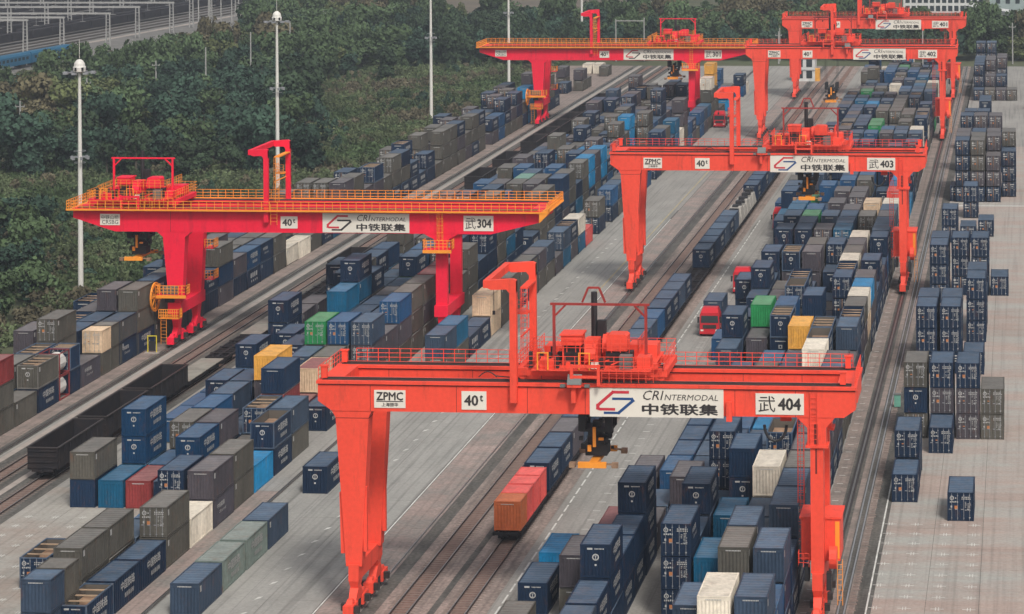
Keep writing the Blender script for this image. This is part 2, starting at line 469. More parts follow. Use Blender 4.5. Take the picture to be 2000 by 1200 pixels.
def leaf_mesh():
    mb = MB(); w = (CW - .24) / 2
    z0, z1 = .16, CH - .12; n = 5; s = (z1 - z0) / n
    mb.box(0, .03, z0, w - .01, .07, z1)
    for i in range(n): mb.box(.06, .008, z0 + i * s + .06, w - .07, .03, z0 + (i + 1) * s - .06)
    return mb
def bars_mesh():
    mb = MB()
    for x in (.28, .82):
        mb.tube((x, -.02, .08), (x, -.02, CH - .06), .022, 5)
        for z in (.25, CH - .3): mb.box(x - .06, -.03, z, x + .06, .0, z + .05)
        mb.box(x - .25, -.035, 1.05, x + .02, -.012, 1.12)
    return mb
def plate(x, z, w, h, m=0, y=-.034): return ((x, y, z), (x + w, y, z), (x + w, y, z + h), (x, y, z + h))
def door_marks(seed):
    r_ = random.Random(seed); mb = MB()
    mb.lathe((0, 0, 0), [(0, 0)], 3) if False else None
    # round mark, number lines, data block, placards
    n = 10; c = (.42, 2.12); vs = []
    for rr in (.13, .2):
        for i in range(n): vs.append((c[0] + rr * math.cos(6.283 * i / n), -.03, c[1] + rr * math.sin(6.283 * i / n)))
    mb.add(vs, [(i, (i + 1) % n, (i + 1) % n + n, i + n)[::-1] for i in range(n)])
    mb.quad(*plate(.37, 2.07, .1, .1)); mb.quad(*plate(.72, 2.06, .1, .12))
    for k in range(5): mb.quad(*plate(.24 + k * .16, 1.70 + (k % 2) * .02, .1, .13))
    x0 = 1.32
    for z in (2.16, 2.0):
        x = x0
        while x < 2.15:
            w = r_.uniform(.05, .12); mb.quad(*plate(x, z, w, .1)); x += w + .05
    for z in np.arange(1.0, 1.85, .12):
        for x in (1.62, 1.86, 2.02):
            if r_.random() < .75: mb.quad(*plate(x, z, r_.uniform(.08, .16), .05))
    if r_.random() < .7: mb.quad(*plate(.3, 1.22, .14, .2))
    mb.quad(*plate(.66, 1.12, .3, .3), m=1) if r_.random() < .6 else mb.quad(*plate(.7, 1.3, .2, .1), m=1)
    mb.quad(*plate(1.98, .3, .14, .07))
    return mb
def end_emblem():
    """round railway emblem and number line on a closed end wall"""
    mb = MB(); n = 16; c = (1.22, 1.62); y = .022
    vs = []
    for rr in (.185, .27):
        for i in range(n): vs.append((c[0] + rr * math.cos(6.283 * i / n), y, c[1] + rr * math.sin(6.283 * i / n)))
    mb.add(vs, [(i, (i + 1) % n, (i + 1) % n + n, i + n)[::-1] for i in range(n)])
    P = lambda x, z, w, h: mb.quad(*plate(x, z, w, h, y=y))
    P(1.19, 1.40, .06, .34); P(1.08, 1.44, .28, .05); P(1.12, 1.70, .2, .05)
    P(1.14, .93, .16, .15)
    P(.55, 2.2, .42, .15)
    x = 1.15
    for k in range(7): P(x, 2.22, .07, .1); x += .11
    return mb
def plain_line():
    mb = MB(); x = .62
    for k in range(10): mb.quad(*plate(x, 2.3, .09, .09, y=.022)); x += .12
    return mb
def text_mb(body, size, shear=0, bold=0):
    c = bpy.data.curves.new('text', 'FONT'); c.body = body; c.size = size; c.shear = shear; c.resolution_u = 2
    c.align_x = 'LEFT'
    if bold: c.offset = bold
    c.offset = 0
    o = bpy.data.objects.new('text', c); COL.objects.link(o)
    dg = bpy.context.evaluated_depsgraph_get()
    me = bpy.data.meshes.new_from_object(o.evaluated_get(dg))
    mb = MB(); mb.v = [tuple(v.co) for v in me.vertices]; mb.f = [tuple(p.vertices) for p in me.polygons]; mb.m = [0] * len(mb.f)
    bpy.data.objects.remove(o); bpy.data.meshes.remove(me); bpy.data.curves.remove(c)
    if bold:      # heavier strokes: the same outline again, slightly shifted and a hair behind
        m0 = mb; mb = MB()
        for i, (dx, dy) in enumerate(((0, 0), (bold, 0), (-bold, 0), (0, bold), (0, -bold))): mb.add([(v[0] + dx, v[1] + dy, -.0015 * i) for v in m0.v], m0.f)
    return mb
def fit(mb, x0, z0, w, h, y, axis='x', m=0):
    """scale a flat text into a box; axis x: faces -y; axis y: faces +x (reads along +y)"""
    a0 = np.array(mb.v); a = a0[:, :2]; dep = a0[:, 2]
    if not len(a): return MB()
    mn = a.min(0); mx = a.max(0); s = (mx - mn); s[s == 0] = 1
    q = (a - mn) / s
    out = MB()
    if axis == 'x': out.v = [(x0 + p[0] * w, y - d_, z0 + p[1] * h) for p, d_ in zip(q, dep)]
    else: out.v = [(y + d_ + .006, x0 + p[0] * w, z0 + p[1] * h) for p, d_ in zip(q, dep)]
    out.f = mb.f; out.m = [m] * len(mb.f)
    return out
def merge(*ms):
    o = MB()
    for m_ in ms:
        k = len(o.v); o.v += m_.v; o.f += [tuple(i + k for i in f) for f in m_.f]; o.m += m_.m
    return o
def side_letters(kind):
    X = CW + .004
    if kind == 0: return merge(fit(text_mb('中国铁路', 1, bold=.02), 1.3, 1.35, 3.3, .78, X, 'y'), fit(text_mb('集装箱运输', 1, bold=.01), 2.2, .62, 2.2, .42, X, 'y'))
    if kind == 1: return merge(fit(text_mb('中铁联集', 1, bold=.02), 1.0, 1.5, 2.2, .5, X, 'y'), fit(text_mb('CRIntermodal', 1, .2), 1.6, 1.0, 2.0, .3, X, 'y'))
    mb = MB(); mb.box(X - .003, .28, 1.85, X, .62, 2.35); return mb
TXT = [side_letters(0), side_letters(1), side_letters(2)]
ME = {}
def me_(k, f):
    if k not in ME: ME[k] = f().mesh(k.split('.')[0])
    return ME[k]
CODES = 'n m d b s t c g p w k y r e q j h l u v o O N G P T B S E W K'.split()
LANES = {'A': [-119.4, -116.7, -113.95, -111.2], 'B': [-90.5, -87.8, -85.1, -82.4, -79.7, -76.9, -69.8], 'D': [-37.7, -34.9, -32.2, -29.4, -26.7, -24.0, -21.2], 'E': [-12.7, -9.9, -7.2, -4.6], 'F': [-11.7, -9.05, -6.4, -3.8]}
TABLE = {
('A', -119.4): [(3, 2, 2, 8), (6, 0, 0, 21), (10, 0, 10, 2), (30, 0, 23, 23), (41, 0, 7, 24), (44, 0, 23, 24)],
('A', -116.7): [(0, 0, 21), (4, 0, 0, 21), (5, 0, 2, 24), (6, 0, 2, 7), (7, 0, 7), (9, 0, 24, 23), (10, 4, 23, 2, 22), (11, 0, 8, 0), (12, 0, 24, 8), (13, 0, 24, 7), (14, 0, 8, 22), (15, 0, 7, 24), (16, 0, 0), (17, 0, 0, 2), (18, 4, 0, 22, 7), (19, 0, 7, 22), (20, 4, 22, 7, 23), (21, 0, 23, 7), (22, 0, 23, 7), (23, 0, 8, 0), (24, 0, 23, 23), (26, 0, 2, 0), (28, 0, 7, 23), (29, 0, 2, 7), (30, 0, 8, 22), (31, 0, 7, 2), (32, 0, 22, 24), (33, 0, 7, 7), (34, 0, 22, 23), (35, 0, 7, 8, 0), (36, 0, 24, 23), (37, 0, 8), (38, 0, 23, 24), (39, 0, 23, 22), (40, 0, 0, 0), (41, 0, 23), (42, 0, 0, 0, 22), (43, 0, 8, 23), (44, 0, 7, 7, 24), (45, 0, 7, 7, 22), (46, 0, 22, 7), (47, 0, 8, 0), (48, 0, 23, 24), (49, 0, 22, 24, 8), (56, 0, 7, 8), (62, 0, 9)],
('A', -113.95): [(-3, 0, 7), (-1, 0, 20), (0, 2, 0, 7), (1, 3, 7, 21), (2, 7, 7, 7, 23), (3, 3, 0, 0), (4, 0, 0, 22), (5, 4, 0, 2, 8), (6, 0, 2), (7, 0, 10), (8, 0, 24, 2), (9, 4, 0, 2, 21), (10, 0, 24), (11, 4, 23, 0, 8), (12, 0, 0, 23), (13, 0, 7, 7), (14, 0, 7, 7), (15, 0, 2, 0), (16, 0, 22, 23), (17, 0, 23), (18, 2, 23, 0), (20, 4, 22, 8, 23), (21, 0, 23, 2), (22, 0, 0, 0, 22), (23, 0, 2), (25, 0, 0, 23), (27, 0, 0, 4), (28, 0, 23, 21, 21), (29, 0, 21), (30, 4, 8, 23, 7), (31, 0, 8), (32, 0, 0, 8, 7), (33, 0, 21), (34, 0, 2, 24, 24), (35, 0, 8, 0), (37, 0, 24), (38, 0, 7, 0), (39, 0, 7, 23), (40, 0, 0, 0), (41, 0, 24, 24, 24), (42, 0, 24, 23), (43, 0, 23, 0, 23), (44, 0, 0, 0), (45, 0, 7, 8), (46, 0, 7, 7), (47, 0, 0, 2), (48, 0, 24, 24), (49, 0, 0, 0), (54, 0, 22), (62, 0, 9)],
('A', -111.2): [(-4, 0, 7, 7, 12), (-3, 0, 7, 7, 12), (-2, 7, 7, 7, 12), (-1, 1, 7), (4, 3, 22, 2), (5, 7, 0, 7, 7), (6, 7, 7, 7, 22), (7, 3, 8, 7), (8, 3, 8, 8), (9, 2, 22, 0), (10, 7, 8, 2, 7), (11, 2, 22, 24), (12, 2, 0, 1), (13, 2, 2, 22), (14, 2, 7, 7), (15, 0, 9), (16, 1, 9), (17, 0, 7), (18, 0, 0), (19, 0, 5), (20, 6, 7, 24, 8), (21, 0, 7, 23, 23), (22, 0, 7, 8), (23, 4, 24, 24, 21), (24, 0, 23, 7), (25, 4, 0, 23, 23), (26, 0, 0, 23, 22), (27, 0, 0, 0), (28, 0, 0), (29, 2, 22, 22), (30, 0, 23), (31, 4, 7, 7, 7), (32, 0, 7, 7, 7), (33, 0, 7, 24, 0), (34, 0, 8, 7), (35, 0, 0, 7, 7), (36, 0, 7, 23, 0), (38, 0, 8, 0), (39, 0, 3, 3), (40, 0, 7, 0, 22), (41, 0, 7, 8), (42, 0, 23, 22, 22), (43, 0, 2, 23), (44, 0, 6, 6, 6), (45, 0, 23, 23), (46, 0, 22), (47, 0, 23, 23, 24), (48, 0, 22, 7, 23), (49, 0, 0, 22), (55, 0, 7, 8), (56, 0, 23), (61, 0, 7)],
('B', -90.5): [(6, 3, 2, 7), (10, 0, 3), (11, 0, 3), (12, 0, 3), (13, 0, 3), (14, 2, 0, 0), (15, 0, 3), (16, 4, 8, 0, 0), (17, 0, 2, 8), (18, 0, 22, 8), (19, 0, 4), (20, 0, 24, 22, 0), (21, 0, 4, 2), (22, 0, 26, 26), (23, 0, 0, 5), (24, 0, 22), (25, 4, 8, 7, 7), (26, 0, 5, 8), (27, 0, 5), (28, 0, 23, 22), (29, 0, 3), (30, 4, 2, 0, 24), (31, 0, 2, 8), (32, 0, 24, 3), (33, 0, 8), (34, 0, 7, 7), (35, 0, 0, 0), (36, 0, 5, 2), (37, 0, 5), (38, 0, 5), (39, 0, 8, 4), (40, 0, 7, 22), (41, 0, 4, 23), (42, 0, 7, 4), (43, 0, 8, 8), (45, 0, 0, 3), (46, 0, 0), (48, 0, 3), (49, 0, 2, 0), (50, 0, 22, 2), (51, 0, 6, 0, 8), (52, 0, 7, 3, 22), (53, 0, 0, 2), (54, 0, 5), (55, 0, 8, 0, 4), (56, 0, 8, 3), (59, 0, 8), (60, 0, 0, 0, 24), (61, 0, 0, 24)],
('B', -87.8): [(6, 1, 5), (7, 6, 5, 1, 1), (11, 2, 0, 0), (12, 0, 0), (13, 0, 0), (14, 0, 0), (15, 2, 0, 0), (16, 0, 7), (17, 0, 5), (18, 0, 22), (19, 0, 0, 5, 0), (20, 0, 22, 22, 23), (21, 0, 0, 0, 0), (22, 4, 2, 5, 2), (23, 0, 0, 0), (24, 0, 7), (25, 0, 8), (26, 0, 3, 23), (27, 0, 7, 0, 4), (28, 0, 7, 5), (29, 0, 23, 4), (30, 0, 2, 7, 22), (31, 0, 3, 2), (32, 0, 0, 7, 3), (33, 0, 22, 2), (34, 0, 0, 23), (35, 0, 7, 7, 7), (36, 0, 0), (37, 0, 3, 2, 8), (40, 0, 5, 7), (42, 4, 4, 2, 7), (43, 0, 7, 22), (44, 0, 25), (45, 0, 23, 8), (46, 0, 7, 7, 23), (48, 0, 0, 0, 0), (50, 0, 23, 2), (51, 0, 7, 23), (52, 0, 7, 22, 0), (53, 0, 7), (54, 0, 8, 8), (55, 0, 4, 2), (56, 0, 8, 8), (57, 0, 2), (60, 0, 7), (61, 0, 23, 23)],
('B', -85.1): [(2, 1, 21), (6, 1, 12), (7, 0, 3), (8, 2, 7, 23), (9, 2, 0, 3), (10, 2, 0, 4), (11, 0, 0, 2), (12, 0, 0), (13, 0, 2), (14, 0, 0, 0), (15, 0, 0), (16, 0, 7), (17, 4, 0, 5, 5), (18, 8, 0, 0, 5, 0), (19, 4, 7, 7, 0), (20, 0, 0, 4), (21, 0, 22, 4), (22, 0, 0, 24), (23, 0, 7, 0), (24, 0, 23, 7), (25, 0, 7, 3), (26, 4, 7, 7, 7), (27, 0, 4, 0, 2), (28, 0, 10, 10, 10), (29, 0, 22), (30, 0, 0), (31, 0, 7, 22, 0), (32, 0, 7, 7, 8), (35, 0, 0, 3, 3), (37, 0, 22, 3), (38, 4, 0, 22, 22), (39, 0, 2, 8), (40, 0, 4), (41, 0, 2, 5), (42, 0, 3, 24), (43, 0, 7, 7), (44, 0, 0, 7, 0), (45, 0, 2), (46, 0, 23), (47, 0, 7, 7), (48, 0, 2, 7), (49, 0, 6), (50, 0, 0, 7), (51, 0, 24, 5), (53, 0, 0, 23, 22), (54, 0, 7, 8, 8), (55, 0, 0), (56, 0, 7, 7, 20), (57, 0, 7), (59, 0, 0, 2), (61, 0, 8)],
('B', -82.4): [(6, 0, 0), (7, 2, 0, 1), (8, 2, 0, 8), (9, 0, 0), (10, 0, 0), (11, 4, 0, 8, 11), (12, 0, 0), (13, 2, 7, 4), (14, 4, 7, 23, 28), (15, 0, 0), (16, 0, 0, 0), (17, 0, 7, 0), (18, 0, 0, 2), (19, 0, 7, 24), (20, 0, 0, 0), (21, 4, 13, 13, 0), (22, 0, 3, 3, 3), (23, 0, 3, 0), (24, 0, 7, 8), (25, 0, 0, 3, 7), (26, 0, 2, 23), (27, 0, 7), (28, 0, 7, 0), (29, 0, 0, 5, 2), (30, 0, 0, 0, 3), (31, 0, 5, 7), (32, 0, 7, 7, 7), (33, 0, 7, 7, 19), (34, 0, 24, 2, 4), (36, 0, 8, 7), (37, 0, 0, 7), (38, 0, 2, 2), (39, 0, 7, 7, 23), (40, 0, 7, 22), (42, 0, 7, 6), (43, 0, 3, 0), (44, 0, 6, 3), (46, 0, 2, 0), (47, 0, 7, 23, 23), (48, 0, 2, 0), (49, 0, 4, 8, 7), (50, 0, 3, 3, 2), (51, 0, 4, 0), (52, 0, 0, 4), (53, 0, 23, 8), (55, 0, 22, 7), (56, 0, 8, 8, 7), (57, 0, 23, 2), (59, 0, 7, 5), (60, 0, 0)],
('B', -79.7): [(1, 3, 7, 7), (2, 2, 7, 7), (3, 0, 4), (4, 0, 3), (5, 2, 22, 22), (6, 0, 0), (7, 0, 0), (8, 0, 7), (9, 2, 22, 21), (10, 4, 0, 12, 2), (11, 0, 12), (12, 2, 7, 15), (13, 2, 7, 7), (14, 4, 7, 23, 26), (15, 0, 0, 2), (16, 0, 0, 0), (17, 0, 0, 22), (18, 0, 0, 0), (19, 0, 8, 4), (20, 0, 0, 24), (22, 4, 0, 24, 24), (23, 0, 0, 2, 22), (24, 0, 8, 22, 0), (25, 0, 2, 8, 0), (26, 0, 3, 0), (27, 8, 7, 7, 7, 7), (28, 0, 3), (29, 0, 7, 8), (30, 0, 3), (31, 0, 7, 0), (32, 0, 0, 0, 8), (33, 0, 2, 8, 7), (34, 0, 7, 22), (35, 0, 3, 3, 3), (36, 0, 23), (37, 0, 4, 2), (38, 0, 0, 0, 2), (40, 0, 0, 6), (41, 0, 7, 24, 24), (43, 0, 22, 22), (45, 0, 0, 24, 23), (46, 0, 24, 23), (47, 0, 6, 6, 6), (48, 0, 22), (49, 0, 22, 23), (50, 0, 8, 4), (52, 0, 22, 24), (54, 0, 23), (55, 0, 4, 7), (57, 0, 24, 0, 24), (58, 0, 22, 22, 22), (59, 0, 0, 23), (60, 0, 0)],
('B', -76.9): [(0, 1, 20), (1, 1, 0), (2, 1, 0), (3, 3, 7, 23), (4, 1, 9), (5, 3, 17, 8), (6, 3, 7, 7), (7, 1, 6), (8, 3, 0, 20), (9, 3, 7, 4), (11, 1, 0), (14, 7, 7, 24, 27), (15, 3, 7, 8), (16, 6, 7, 8, 26), (17, 4, 7, 7, 7), (18, 4, 7, 8, 7), (19, 4, 7, 8, 12), (20, 4, 7, 7, 12), (21, 0, 7, 7), (22, 4, 7, 7, 7), (23, 0, 22, 22), (24, 4, 22, 22, 22), (25, 0, 8, 23, 23), (26, 0, 2, 5, 7), (27, 0, 2, 2), (29, 0, 0), (30, 6, 7, 7, 7), (31, 0, 7, 7, 7), (32, 0, 22, 0), (33, 4, 8, 4, 2), (34, 0, 0, 23, 23), (35, 0, 5, 22), (36, 4, 7, 23, 23), (37, 0, 0, 6, 6), (38, 0, 7, 8, 8), (39, 0, 0, 6, 6), (40, 0, 3, 0), (41, 0, 0, 23), (42, 0, 3, 22), (44, 0, 24), (48, 0, 7, 23, 23), (49, 0, 7, 3), (50, 0, 24, 4), (51, 0, 0, 22, 22, 22), (52, 0, 7, 24), (53, 0, 0, 0), (54, 0, 23, 24), (55, 0, 22, 24), (56, 0, 7, 2), (57, 0, 8, 7, 0), (59, 0, 7), (60, 0, 7), (61, 0, 0, 22), (65, 0, 11, 11, 11), (67, 0, 3, 3)],
('B', -69.8): [(1, 1, 4), (2, 1, 16), (3, 1, 16), (4, 1, 4), (7, 1, 0), (15, 3, 7, 4), (16, 2, 7, 25), (17, 0, 0), (18, 1, 0), (19, 2, 10, 10), (20, 2, 7, 7), (21, 2, 7, 7), (22, 2, 0, 7), (23, 2, 7, 7), (24, 2, 7, 8), (25, 0, 7, 4), (26, 0, 8), (27, 2, 25, 27), (28, 0, 8, 20), (29, 0, 5, 9), (30, 0, 14), (32, 2, 22, 23), (34, 2, 22, 26), (35, 0, 7, 4), (36, 0, 7, 7), (37, 0, 7, 8), (38, 0, 8), (39, 4, 2, 22, 8), (40, 0, 3, 0), (42, 0, 22, 22), (43, 0, 23, 22, 2), (44, 0, 24, 0, 23), (45, 0, 2, 22), (46, 0, 0, 5, 5), (47, 0, 9, 9), (48, 0, 7, 7, 8, 8), (49, 0, 5, 3), (50, 0, 8, 0), (51, 0, 23), (52, 0, 3, 3), (53, 0, 8, 4), (54, 0, 7, 5), (55, 0, 7, 7, 7, 29), (56, 0, 0, 7, 23), (57, 0, 8), (58, 0, 7), (60, 0, 6, 3), (61, 0, 7, 7), (65, 0, 3, 0), (66, 0, 9)],
('D', -37.7): [(1, 2, 7, 8), (4, 0, 12), (7, 1, 8), (17, 0, 3), (21, 2, 2, 0), (29, 0, 0, 2), (30, 0, 0, 5), (31, 4, 22, 21, 2), (32, 0, 2, 7, 4), (33, 0, 20, 2, 7), (34, 0, 8, 4), (35, 0, 7, 8, 0), (36, 0, 22, 8, 21), (37, 0, 9), (38, 0, 7), (39, 0, 8, 8, 13), (40, 0, 0, 2, 4), (41, 0, 8, 2, 23), (42, 0, 2, 0, 0), (43, 0, 8), (44, 0, 0), (45, 0, 7, 23, 0), (46, 0, 21, 4), (47, 0, 4, 23), (48, 0, 6), (49, 0, 22), (50, 0, 7, 22, 0), (51, 0, 7, 7, 8), (52, 0, 8, 22, 2), (53, 0, 0, 0, 4), (54, 0, 7, 22, 21), (55, 0, 7, 2, 7), (56, 0, 9, 2), (57, 0, 2, 4), (58, 0, 13, 13), (59, 0, 13, 13), (60, 0, 0, 8), (61, 0, 8), (62, 0, 13, 8, 7), (63, 0, 4, 0, 8), (64, 0, 24, 3, 3), (65, 0, 2), (66, 0, 4), (67, 0, 7, 23, 2), (68, 0, 22, 7, 3)],
('D', -34.9): [(-3, 0, 0, 4), (-2, 0, 2, 4), (-1, 2, 0, 0), (0, 6, 2, 0, 0), (1, 3, 0, 2), (2, 3, 0, 2), (3, 7, 0, 0, 0), (4, 0, 8), (5, 0, 4), (7, 1, 3), (8, 1, 2), (9, 1, 2), (10, 1, 2), (11, 1, 0), (12, 0, 2), (13, 0, 2), (14, 2, 7, 4), (15, 4, 0, 0, 0), (16, 0, 0), (17, 0, 0, 0), (18, 0, 0), (19, 0, 0, 0), (20, 4, 0, 2, 0), (21, 0, 0, 0), (22, 4, 0, 2, 0), (23, 0, 0, 0), (24, 0, 0, 0), (25, 4, 0, 2, 0), (26, 0, 0, 0), (27, 0, 0, 8, 0), (28, 0, 0, 4, 5), (29, 0, 0, 4, 5), (30, 0, 0, 8), (31, 0, 0, 4), (32, 0, 24), (33, 0, 3, 13), (34, 0, 6, 3, 4), (35, 0, 4, 0, 0), (36, 0, 0), (37, 0, 2, 9, 4), (38, 0, 7, 0), (39, 0, 24, 0, 22), (40, 0, 23, 20, 22), (41, 0, 23, 0), (42, 0, 22, 23), (43, 0, 2, 20), (44, 0, 7, 4, 8), (45, 0, 4, 21, 20), (46, 0, 0, 20, 23), (47, 0, 0, 2, 0), (48, 0, 0, 24, 24), (49, 0, 6, 2, 4), (50, 0, 8, 24, 2), (51, 0, 23, 23), (52, 0, 8, 22, 5), (53, 0, 3, 9, 22), (54, 0, 10), (55, 0, 7, 7, 13), (56, 0, 23, 7, 8), (57, 0, 20, 8), (58, 0, 20, 7, 4), (59, 0, 7, 7, 7, 7), (60, 0, 7, 7), (61, 0, 8, 8), (62, 0, 0, 0, 0), (63, 0, 4), (64, 0, 9, 5), (65, 0, 2, 7), (66, 0, 0, 0), (67, 0, 24), (68, 0, 7, 9)],
('D', -32.2): [(5, 2, 7, 8), (6, 0, 0), (7, 0, 0), (8, 0, 4), (9, 0, 0), (10, 0, 2), (11, 2, 2, 2), (12, 2, 0, 2), (13, 0, 2), (14, 0, 2), (15, 2, 0, 8), (16, 4, 0, 0, 13), (17, 0, 0), (18, 0, 2), (19, 0, 0, 24), (20, 0, 0, 23), (21, 0, 0), (22, 4, 0, 8, 20), (23, 0, 0, 0), (24, 0, 0, 8), (25, 4, 2, 2, 0), (26, 0, 0, 2, 0), (27, 0, 0, 2, 13), (28, 0, 0, 4, 3), (29, 0, 0, 2), (30, 0, 0, 0), (31, 0, 0, 0), (32, 4, 0, 2, 3), (33, 0, 0, 2), (34, 0, 4), (35, 0, 5, 2), (36, 0, 3, 21, 20), (37, 0, 7, 5), (38, 0, 2, 6, 9), (39, 0, 2, 7), (40, 0, 4), (41, 0, 7, 9, 2), (42, 0, 3, 8), (43, 0, 0, 2, 4), (44, 0, 6, 0), (45, 0, 2, 5, 0), (46, 0, 4, 3, 0), (47, 0, 4, 0, 4), (48, 0, 9), (49, 0, 0, 22), (50, 0, 7, 4, 0), (51, 0, 6, 6, 6), (52, 0, 22, 8, 0), (53, 0, 13), (54, 0, 3, 3, 4), (55, 0, 9, 4), (56, 0, 9, 22, 7), (57, 0, 0, 4, 0), (58, 0, 4, 4), (59, 0, 22, 5), (60, 0, 0), (61, 0, 2, 2), (62, 0, 3, 3, 3), (63, 0, 7, 22, 3), (64, 0, 23, 20, 4), (65, 0, 0, 0, 24), (66, 0, 0, 24), (67, 0, 24), (68, 0, 3, 0, 22)],
('D', -29.4): [(1, 7, 22, 22, 22), (2, 0, 0, 2), (3, 4, 8, 0, 0), (4, 0, 0), (5, 0, 0), (6, 6, 22, 22, 22), (7, 0, 0, 2), (8, 0, 0, 3), (9, 2, 8, 8), (10, 2, 0, 4), (11, 2, 0, 2), (12, 2, 0, 7), (13, 0, 7, 5), (14, 0, 0), (15, 4, 0, 0, 20), (16, 0, 0, 0, 3), (17, 0, 0, 24), (18, 4, 0, 2, 21), (19, 0, 0, 8, 21), (20, 0, 7, 0), (21, 0, 0), (22, 4, 8, 8, 8), (23, 0, 7, 8, 7), (24, 0, 0, 7), (25, 0, 0, 8, 24), (26, 0, 0, 8), (27, 0, 0, 8, 4), (28, 0, 7, 8), (29, 0, 7, 7, 8), (30, 0, 7, 8), (31, 0, 7, 7, 8), (32, 0, 0, 2), (33, 0, 0, 2, 3), (34, 0, 7, 4, 4), (35, 0, 0, 8), (36, 0, 21, 7, 8), (37, 0, 22, 20, 7), (38, 0, 6, 13, 23), (39, 0, 24), (40, 0, 20, 2), (41, 0, 7, 0, 2), (42, 0, 9), (43, 0, 7, 8, 3), (44, 0, 8, 9), (45, 0, 0, 8, 13), (46, 0, 0, 4, 13), (47, 0, 7), (48, 0, 7, 7), (49, 0, 7, 8, 7), (50, 0, 22, 2, 7), (51, 0, 0, 5), (52, 0, 5, 5, 4), (53, 0, 2, 0), (54, 0, 8, 24, 8), (55, 0, 23), (56, 0, 20), (57, 0, 2, 4, 9), (58, 0, 4, 0), (59, 0, 4, 7, 8), (60, 0, 23, 8), (61, 0, 20, 7, 23), (62, 0, 7), (63, 0, 8, 2, 4), (64, 0, 13, 13, 13), (65, 0, 21, 7), (66, 0, 7, 8, 2), (67, 0, 8, 7, 6), (68, 0, 24, 7, 9)],
('D', -26.7): [(-2, 0, 2), (-1, 2, 5, 4), (0, 0, 0), (1, 2, 5, 5), (2, 0, 0), (3, 2, 5, 5), (4, 0, 0), (5, 6, 22, 0, 2), (6, 0, 2, 4), (7, 0, 2, 4), (8, 0, 0, 6), (9, 0, 7, 2), (10, 0, 4, 4), (11, 2, 0, 8), (12, 0, 0, 2), (13, 0, 0, 4), (14, 4, 7, 10, 11), (15, 0, 0, 2), (16, 0, 0, 2), (17, 4, 0, 2, 2), (18, 0, 0), (19, 0, 0), (20, 0, 7), (21, 0, 0), (22, 0, 0, 0), (23, 4, 22, 22, 22), (24, 0, 0, 2), (25, 0, 5, 0, 25), (26, 0, 0, 0, 2), (27, 0, 0, 8, 2), (28, 0, 7, 8, 8), (29, 0, 7, 8), (30, 0, 24, 8, 24), (31, 0, 7, 8, 8), (32, 0, 8, 0), (33, 0, 0, 0, 7), (34, 0, 20, 21, 3), (35, 0, 22, 24, 24), (36, 0, 4, 5, 5), (37, 0, 0, 7, 7), (38, 0, 7, 2), (39, 0, 22, 7), (40, 0, 2, 9), (41, 0, 4, 7), (42, 0, 8), (43, 0, 7, 7, 8), (44, 0, 0, 4, 3), (45, 0, 0, 2), (46, 0, 0), (47, 0, 8, 0), (48, 0, 4, 7), (49, 0, 7, 24, 23), (50, 0, 0, 2, 23), (51, 0, 4, 2, 7), (52, 0, 0, 23, 23), (53, 0, 7, 7, 23), (54, 0, 8), (55, 0, 7, 7, 4), (56, 0, 3, 3, 3), (57, 0, 8), (58, 0, 0), (59, 0, 0, 0, 4), (60, 0, 23, 23), (61, 0, 8), (62, 0, 2, 20, 3), (63, 0, 7, 7, 22), (64, 0, 7, 4), (65, 0, 4, 0, 7), (66, 0, 2), (67, 0, 2, 7), (68, 0, 7, 0)],
('D', -24): [(-2, 4, 0, 9, 9), (-1, 0, 0, 2), (0, 4, 7, 7, 7), (1, 4, 0, 4, 4), (2, 0, 0, 2), (3, 0, 0, 2), (4, 4, 0, 9, 9), (5, 0, 2, 2), (6, 4, 0, 22, 21), (7, 0, 0, 21), (8, 4, 0, 8, 4), (9, 0, 0, 2), (10, 0, 0, 2), (11, 0, 7, 8), (12, 4, 0, 8, 9), (13, 4, 0, 8, 20), (14, 4, 0, 0, 20), (15, 0, 0, 2), (16, 0, 0, 2), (17, 0, 0), (18, 0, 0), (19, 4, 22, 22, 22), (20, 0, 0, 8, 21), (21, 0, 7, 8, 9), (22, 0, 7, 8, 7), (23, 0, 7, 8, 8), (24, 0, 7, 8, 9), (25, 0, 8), (26, 0, 7, 7), (27, 4, 22, 23, 23), (28, 0, 7, 8), (29, 0, 7, 8, 10), (30, 0, 7, 8), (31, 0, 0), (32, 0, 0, 7), (33, 0, 6), (34, 0, 4, 0), (35, 4, 0, 2, 0), (36, 0, 7, 0, 7), (37, 0, 2, 5, 24), (38, 0, 7, 4), (39, 0, 5, 0), (40, 0, 23, 2, 0), (41, 0, 24, 8), (42, 0, 0), (43, 0, 7, 8, 4), (44, 0, 0, 2, 0), (45, 0, 22), (46, 0, 0, 7, 7), (47, 0, 7, 3), (48, 0, 7, 8, 7), (49, 0, 8, 7, 23), (50, 0, 8), (51, 0, 0, 7), (52, 0, 0, 22), (53, 0, 2, 20, 22), (54, 0, 3, 21, 20), (55, 0, 23, 23, 4), (56, 0, 23, 23, 0), (57, 0, 5, 5, 5), (58, 0, 0, 7, 7), (59, 0, 0), (60, 0, 5, 5, 5), (61, 0, 0, 7, 22), (62, 0, 7, 7, 7), (63, 0, 24, 2), (64, 0, 8, 3, 0), (65, 0, 7, 5), (66, 0, 23, 7, 4), (67, 0, 23, 3), (68, 0, 21, 7, 0)],
